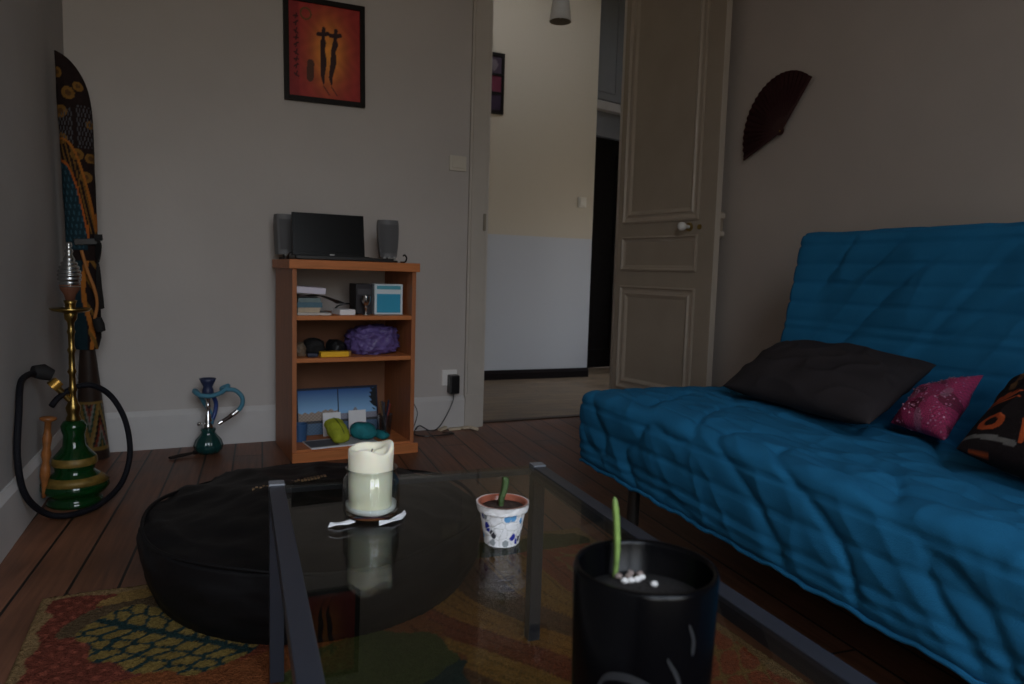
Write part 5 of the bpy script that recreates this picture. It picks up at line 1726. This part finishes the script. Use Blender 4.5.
def cushion(name, label, A, Bp, Cp, Dp, thick, m, colf=None, seed=0.0, n=64, wr=0.012, pinch=0.10, partname='cover'):
    """soft pillow over the quad A (near left), B (near right), C (far right), D (far left)"""
    A, Bp, Cp, Dp = [Vector(p) for p in (A, Bp, Cp, Dp)]
    ctr = (A + Bp + Cp + Dp) / 4
    N = ((Cp - A).cross(Dp - Bp)).normalized()
    if N.z < 0: N = -N
    t = thing(name, label, 'cushion', ctr)
    verts, cols = [], []
    for side in (1, -1):
        for i in range(n):
            a = i / (n - 1)
            for j in range(n):
                b = j / (n - 1)
                x, y = 2 * a - 1, 2 * b - 1
                # sides pull in between the corners
                xa = a + (0.5 - a) * pinch * (1 - y * y); ya = b + (0.5 - b) * pinch * (1 - x * x)
                p = A * (1 - xa) * (1 - ya) + Bp * xa * (1 - ya) + Cp * xa * ya + Dp * (1 - xa) * ya
                h = thick * ((1 - abs(x) ** 2.6) * (1 - abs(y) ** 2.6)) ** 0.55
                edge = min(1, h / (thick * 0.5))
                w = wr * (ridged(p.x * 9 + seed, p.y * 9, p.z * 9 + side) - 0.4) * edge + wr * 0.8 * mnoise.noise(p * 7 + Vector((seed, 0, side)))* edge
                q_ = p + N * side * (h + w)
                lu, lv = (q_ - SO).dot(SU), (q_ - SO).dot(SV)     # keep the underside on the seat and off the backrest
                q_.z = max(q_.z, 0.4595 + 0.004 * (x * x + y * y))
                lim = 0.742 + 0.16 * (q_.z - 0.50) - 0.018
                if lu > lim: q_ = q_ - SU * (lu - lim)
                verts.append(q_ - ctr)
                if colf: cols.append((a, b) if side > 0 else (a, b))
    f1 = grid_faces(n, n)
    f2 = [tuple(k + n * n for k in q)[::-1] for q in f1]
    if colf:
        ab = np.array(cols)
        o = painted(partname, verts, f1 + f2, colf(ab[:, 0], ab[:, 1]), m, t)
    else:
        o = painted(partname, verts, f1 + f2, np.full((len(verts), 3), 0.1), m, t)
    bm = bmesh.new(); bm.from_mesh(o.data)
    bmesh.ops.remove_doubles(bm, verts=bm.verts[:], dist=0.0004)
    bmesh.ops.recalc_face_normals(bm, faces=bm.faces)
    bm.to_mesh(o.data); bm.free()
    return t


grey_cot = mat('charcoal_cotton', (0.034, 0.029, 0.031), 0.9, spec=0.1, sheen=0.0, var=0.1, bump=0.3, bscale=400)
cushion('pillow', 'large charcoal pillow lying against the back of the blue sofa', sl(0.365, 0.205, 0.478), sl(0.315, 0.80, 0.485), sl(0.735, 0.625, 0.590), sl(0.715, 0.04, 0.590), 0.068, grey_cot, None, 1.0, 80, 0.010, 0.03)


def pink_col(a, b):
    base = np.tile(np.array([0.36, 0.028, 0.105]), (len(a), 1))
    k = np.sin(a * 130) * np.sin(b * 130) > 0
    base[k] *= 1.5
    dk = (np.sin(a * 9 + 1.2 * np.sin(b * 8)) * np.sin(b * 10 + a * 4) > 0.35)
    base[dk] = base[dk] * np.array([0.42, 0.3, 0.35])
    sil = (np.sin(a * 11 + 2) * np.sin(b * 7 + 1) > 0.72)
    base[sil] = base[sil] * 0.5 + np.array([0.20, 0.12, 0.16])
    return base


sequin = mat('pink_sequin_cloth', attr='Col', rough=0.38, spec=0.6, bump=0.8, bscale=260)
pk = cushion('sequin_cushion', 'small pink sequined cushion between the charcoal pillow and patterned cushion', sl(0.460, 0.730, 0.465), sl(0.400, 0.920, 0.470), sl(0.665, 0.805, 0.590), sl(0.590, 0.690, 0.535), 0.038, sequin, pink_col, 3.0, 90, 0.008, 0.08)


cov_me = [c for c in pk.children][0].data
bm = bmesh.new()
cand = [p_ for p_ in cov_me.polygons if p_.normal.z > 0.05 or p_.normal.x < -0.2]
for k in range(170):
    p_ = cand[int(rng.integers(len(cand)))]
    nn = (p_.normal + Vector(rng.normal(0, 0.35, 3).tolist())).normalized()
    mt_ = nn.to_track_quat('Z', 'Y').to_matrix().to_4x4()
    mt_.translation = p_.center + p_.normal * 0.0022
    bmesh.ops.create_circle(bm, cap_ends=True, segments=8, radius=0.0026, matrix=mt_)
sq_ = obj('sequin', bm, mat('pink_sequin', (0.60, 0.30, 0.42), 0.35, metal=0.45), pk)
sq_['kind'] = 'stuff'


def dark_col(a, b):
    a = a * 0.9 + 0.12
    b = b * 1.2 + 0.22
    c = np.tile(np.array([0.012, 0.008, 0.008]), (len(a), 1))
    org = np.array([0.42, 0.075, 0.02]); gr = np.array([0.13, 0.12, 0.11])
    # leaf-like crest
    for k in range(5):
        an = R(25 + k * 32)
        d, t = seg_d(a, b, 0.24, 0.70, 0.24 + 0.10 * math.cos(an), 0.70 + 0.13 * math.sin(an))
        c[d < 0.016 + 0.008 * np.sin(t * PI)] = org
    d, t = seg_d(a, b, 0.14, 0.66, 0.34, 0.66); c[d < 0.012] = org
    # ring with a hook under it
    d = np.abs(np.hypot((a - 0.26), (b - 0.40) * 1.1) - 0.055); c[d < 0.018] = org
    d, t = seg_d(a, b, 0.12, 0.30, 0.40, 0.28); c[d < 0.015] = gr
    d, t = seg_d(a, b, 0.12, 0.30, 0.13, 0.40); c[d < 0.012] = gr
    d, t = seg_d(a, b, 0.20, 0.20, 0.34, 0.19); c[d < 0.026] = org * 0.7
    # tall striped column on the right
    for k, x0 in enumerate((0.43, 0.49, 0.55)):
        d, t = seg_d(a, b, x0, 0.30, x0, 0.62); c[d < 0.012] = org
    d, t = seg_d(a, b, 0.42, 0.66, 0.60, 0.66); c[d < 0.02] = org
    d, t = seg_d(a, b, 0.44, 0.80, 0.58, 0.80); c[d < 0.04] = org * 0.8
    d, t = seg_d(a, b, 0.78, 0.3, 0.80, 0.7); c[d < 0.03] = org
    d, t = seg_d(a, b, 0.05, 0.45, 0.07, 0.65); c[d < 0.012] = np.array([0.07, 0.035, 0.01])
    d, t = seg_d(a, b, 0.04, 0.18, 0.12, 0.12); c[d < 0.014] = np.array([0.06, 0.04, 0.02])
    c[(b > 0.9) & (np.sin(a * 60) > 0.5)] = np.array([0.10, 0.05, 0.02])
    return c


cushion('patterned_cushion', 'black cushion with rust orange glyph motifs at the right of the sofa', sl(0.270, 1.045, 0.490), sl(0.190, 1.44, 0.490), sl(0.640, 1.26, 0.600), sl(0.665, 0.870, 0.585), 0.075, attr_cloth, dark_col, 5.0, 150, 0.008, 0.06)
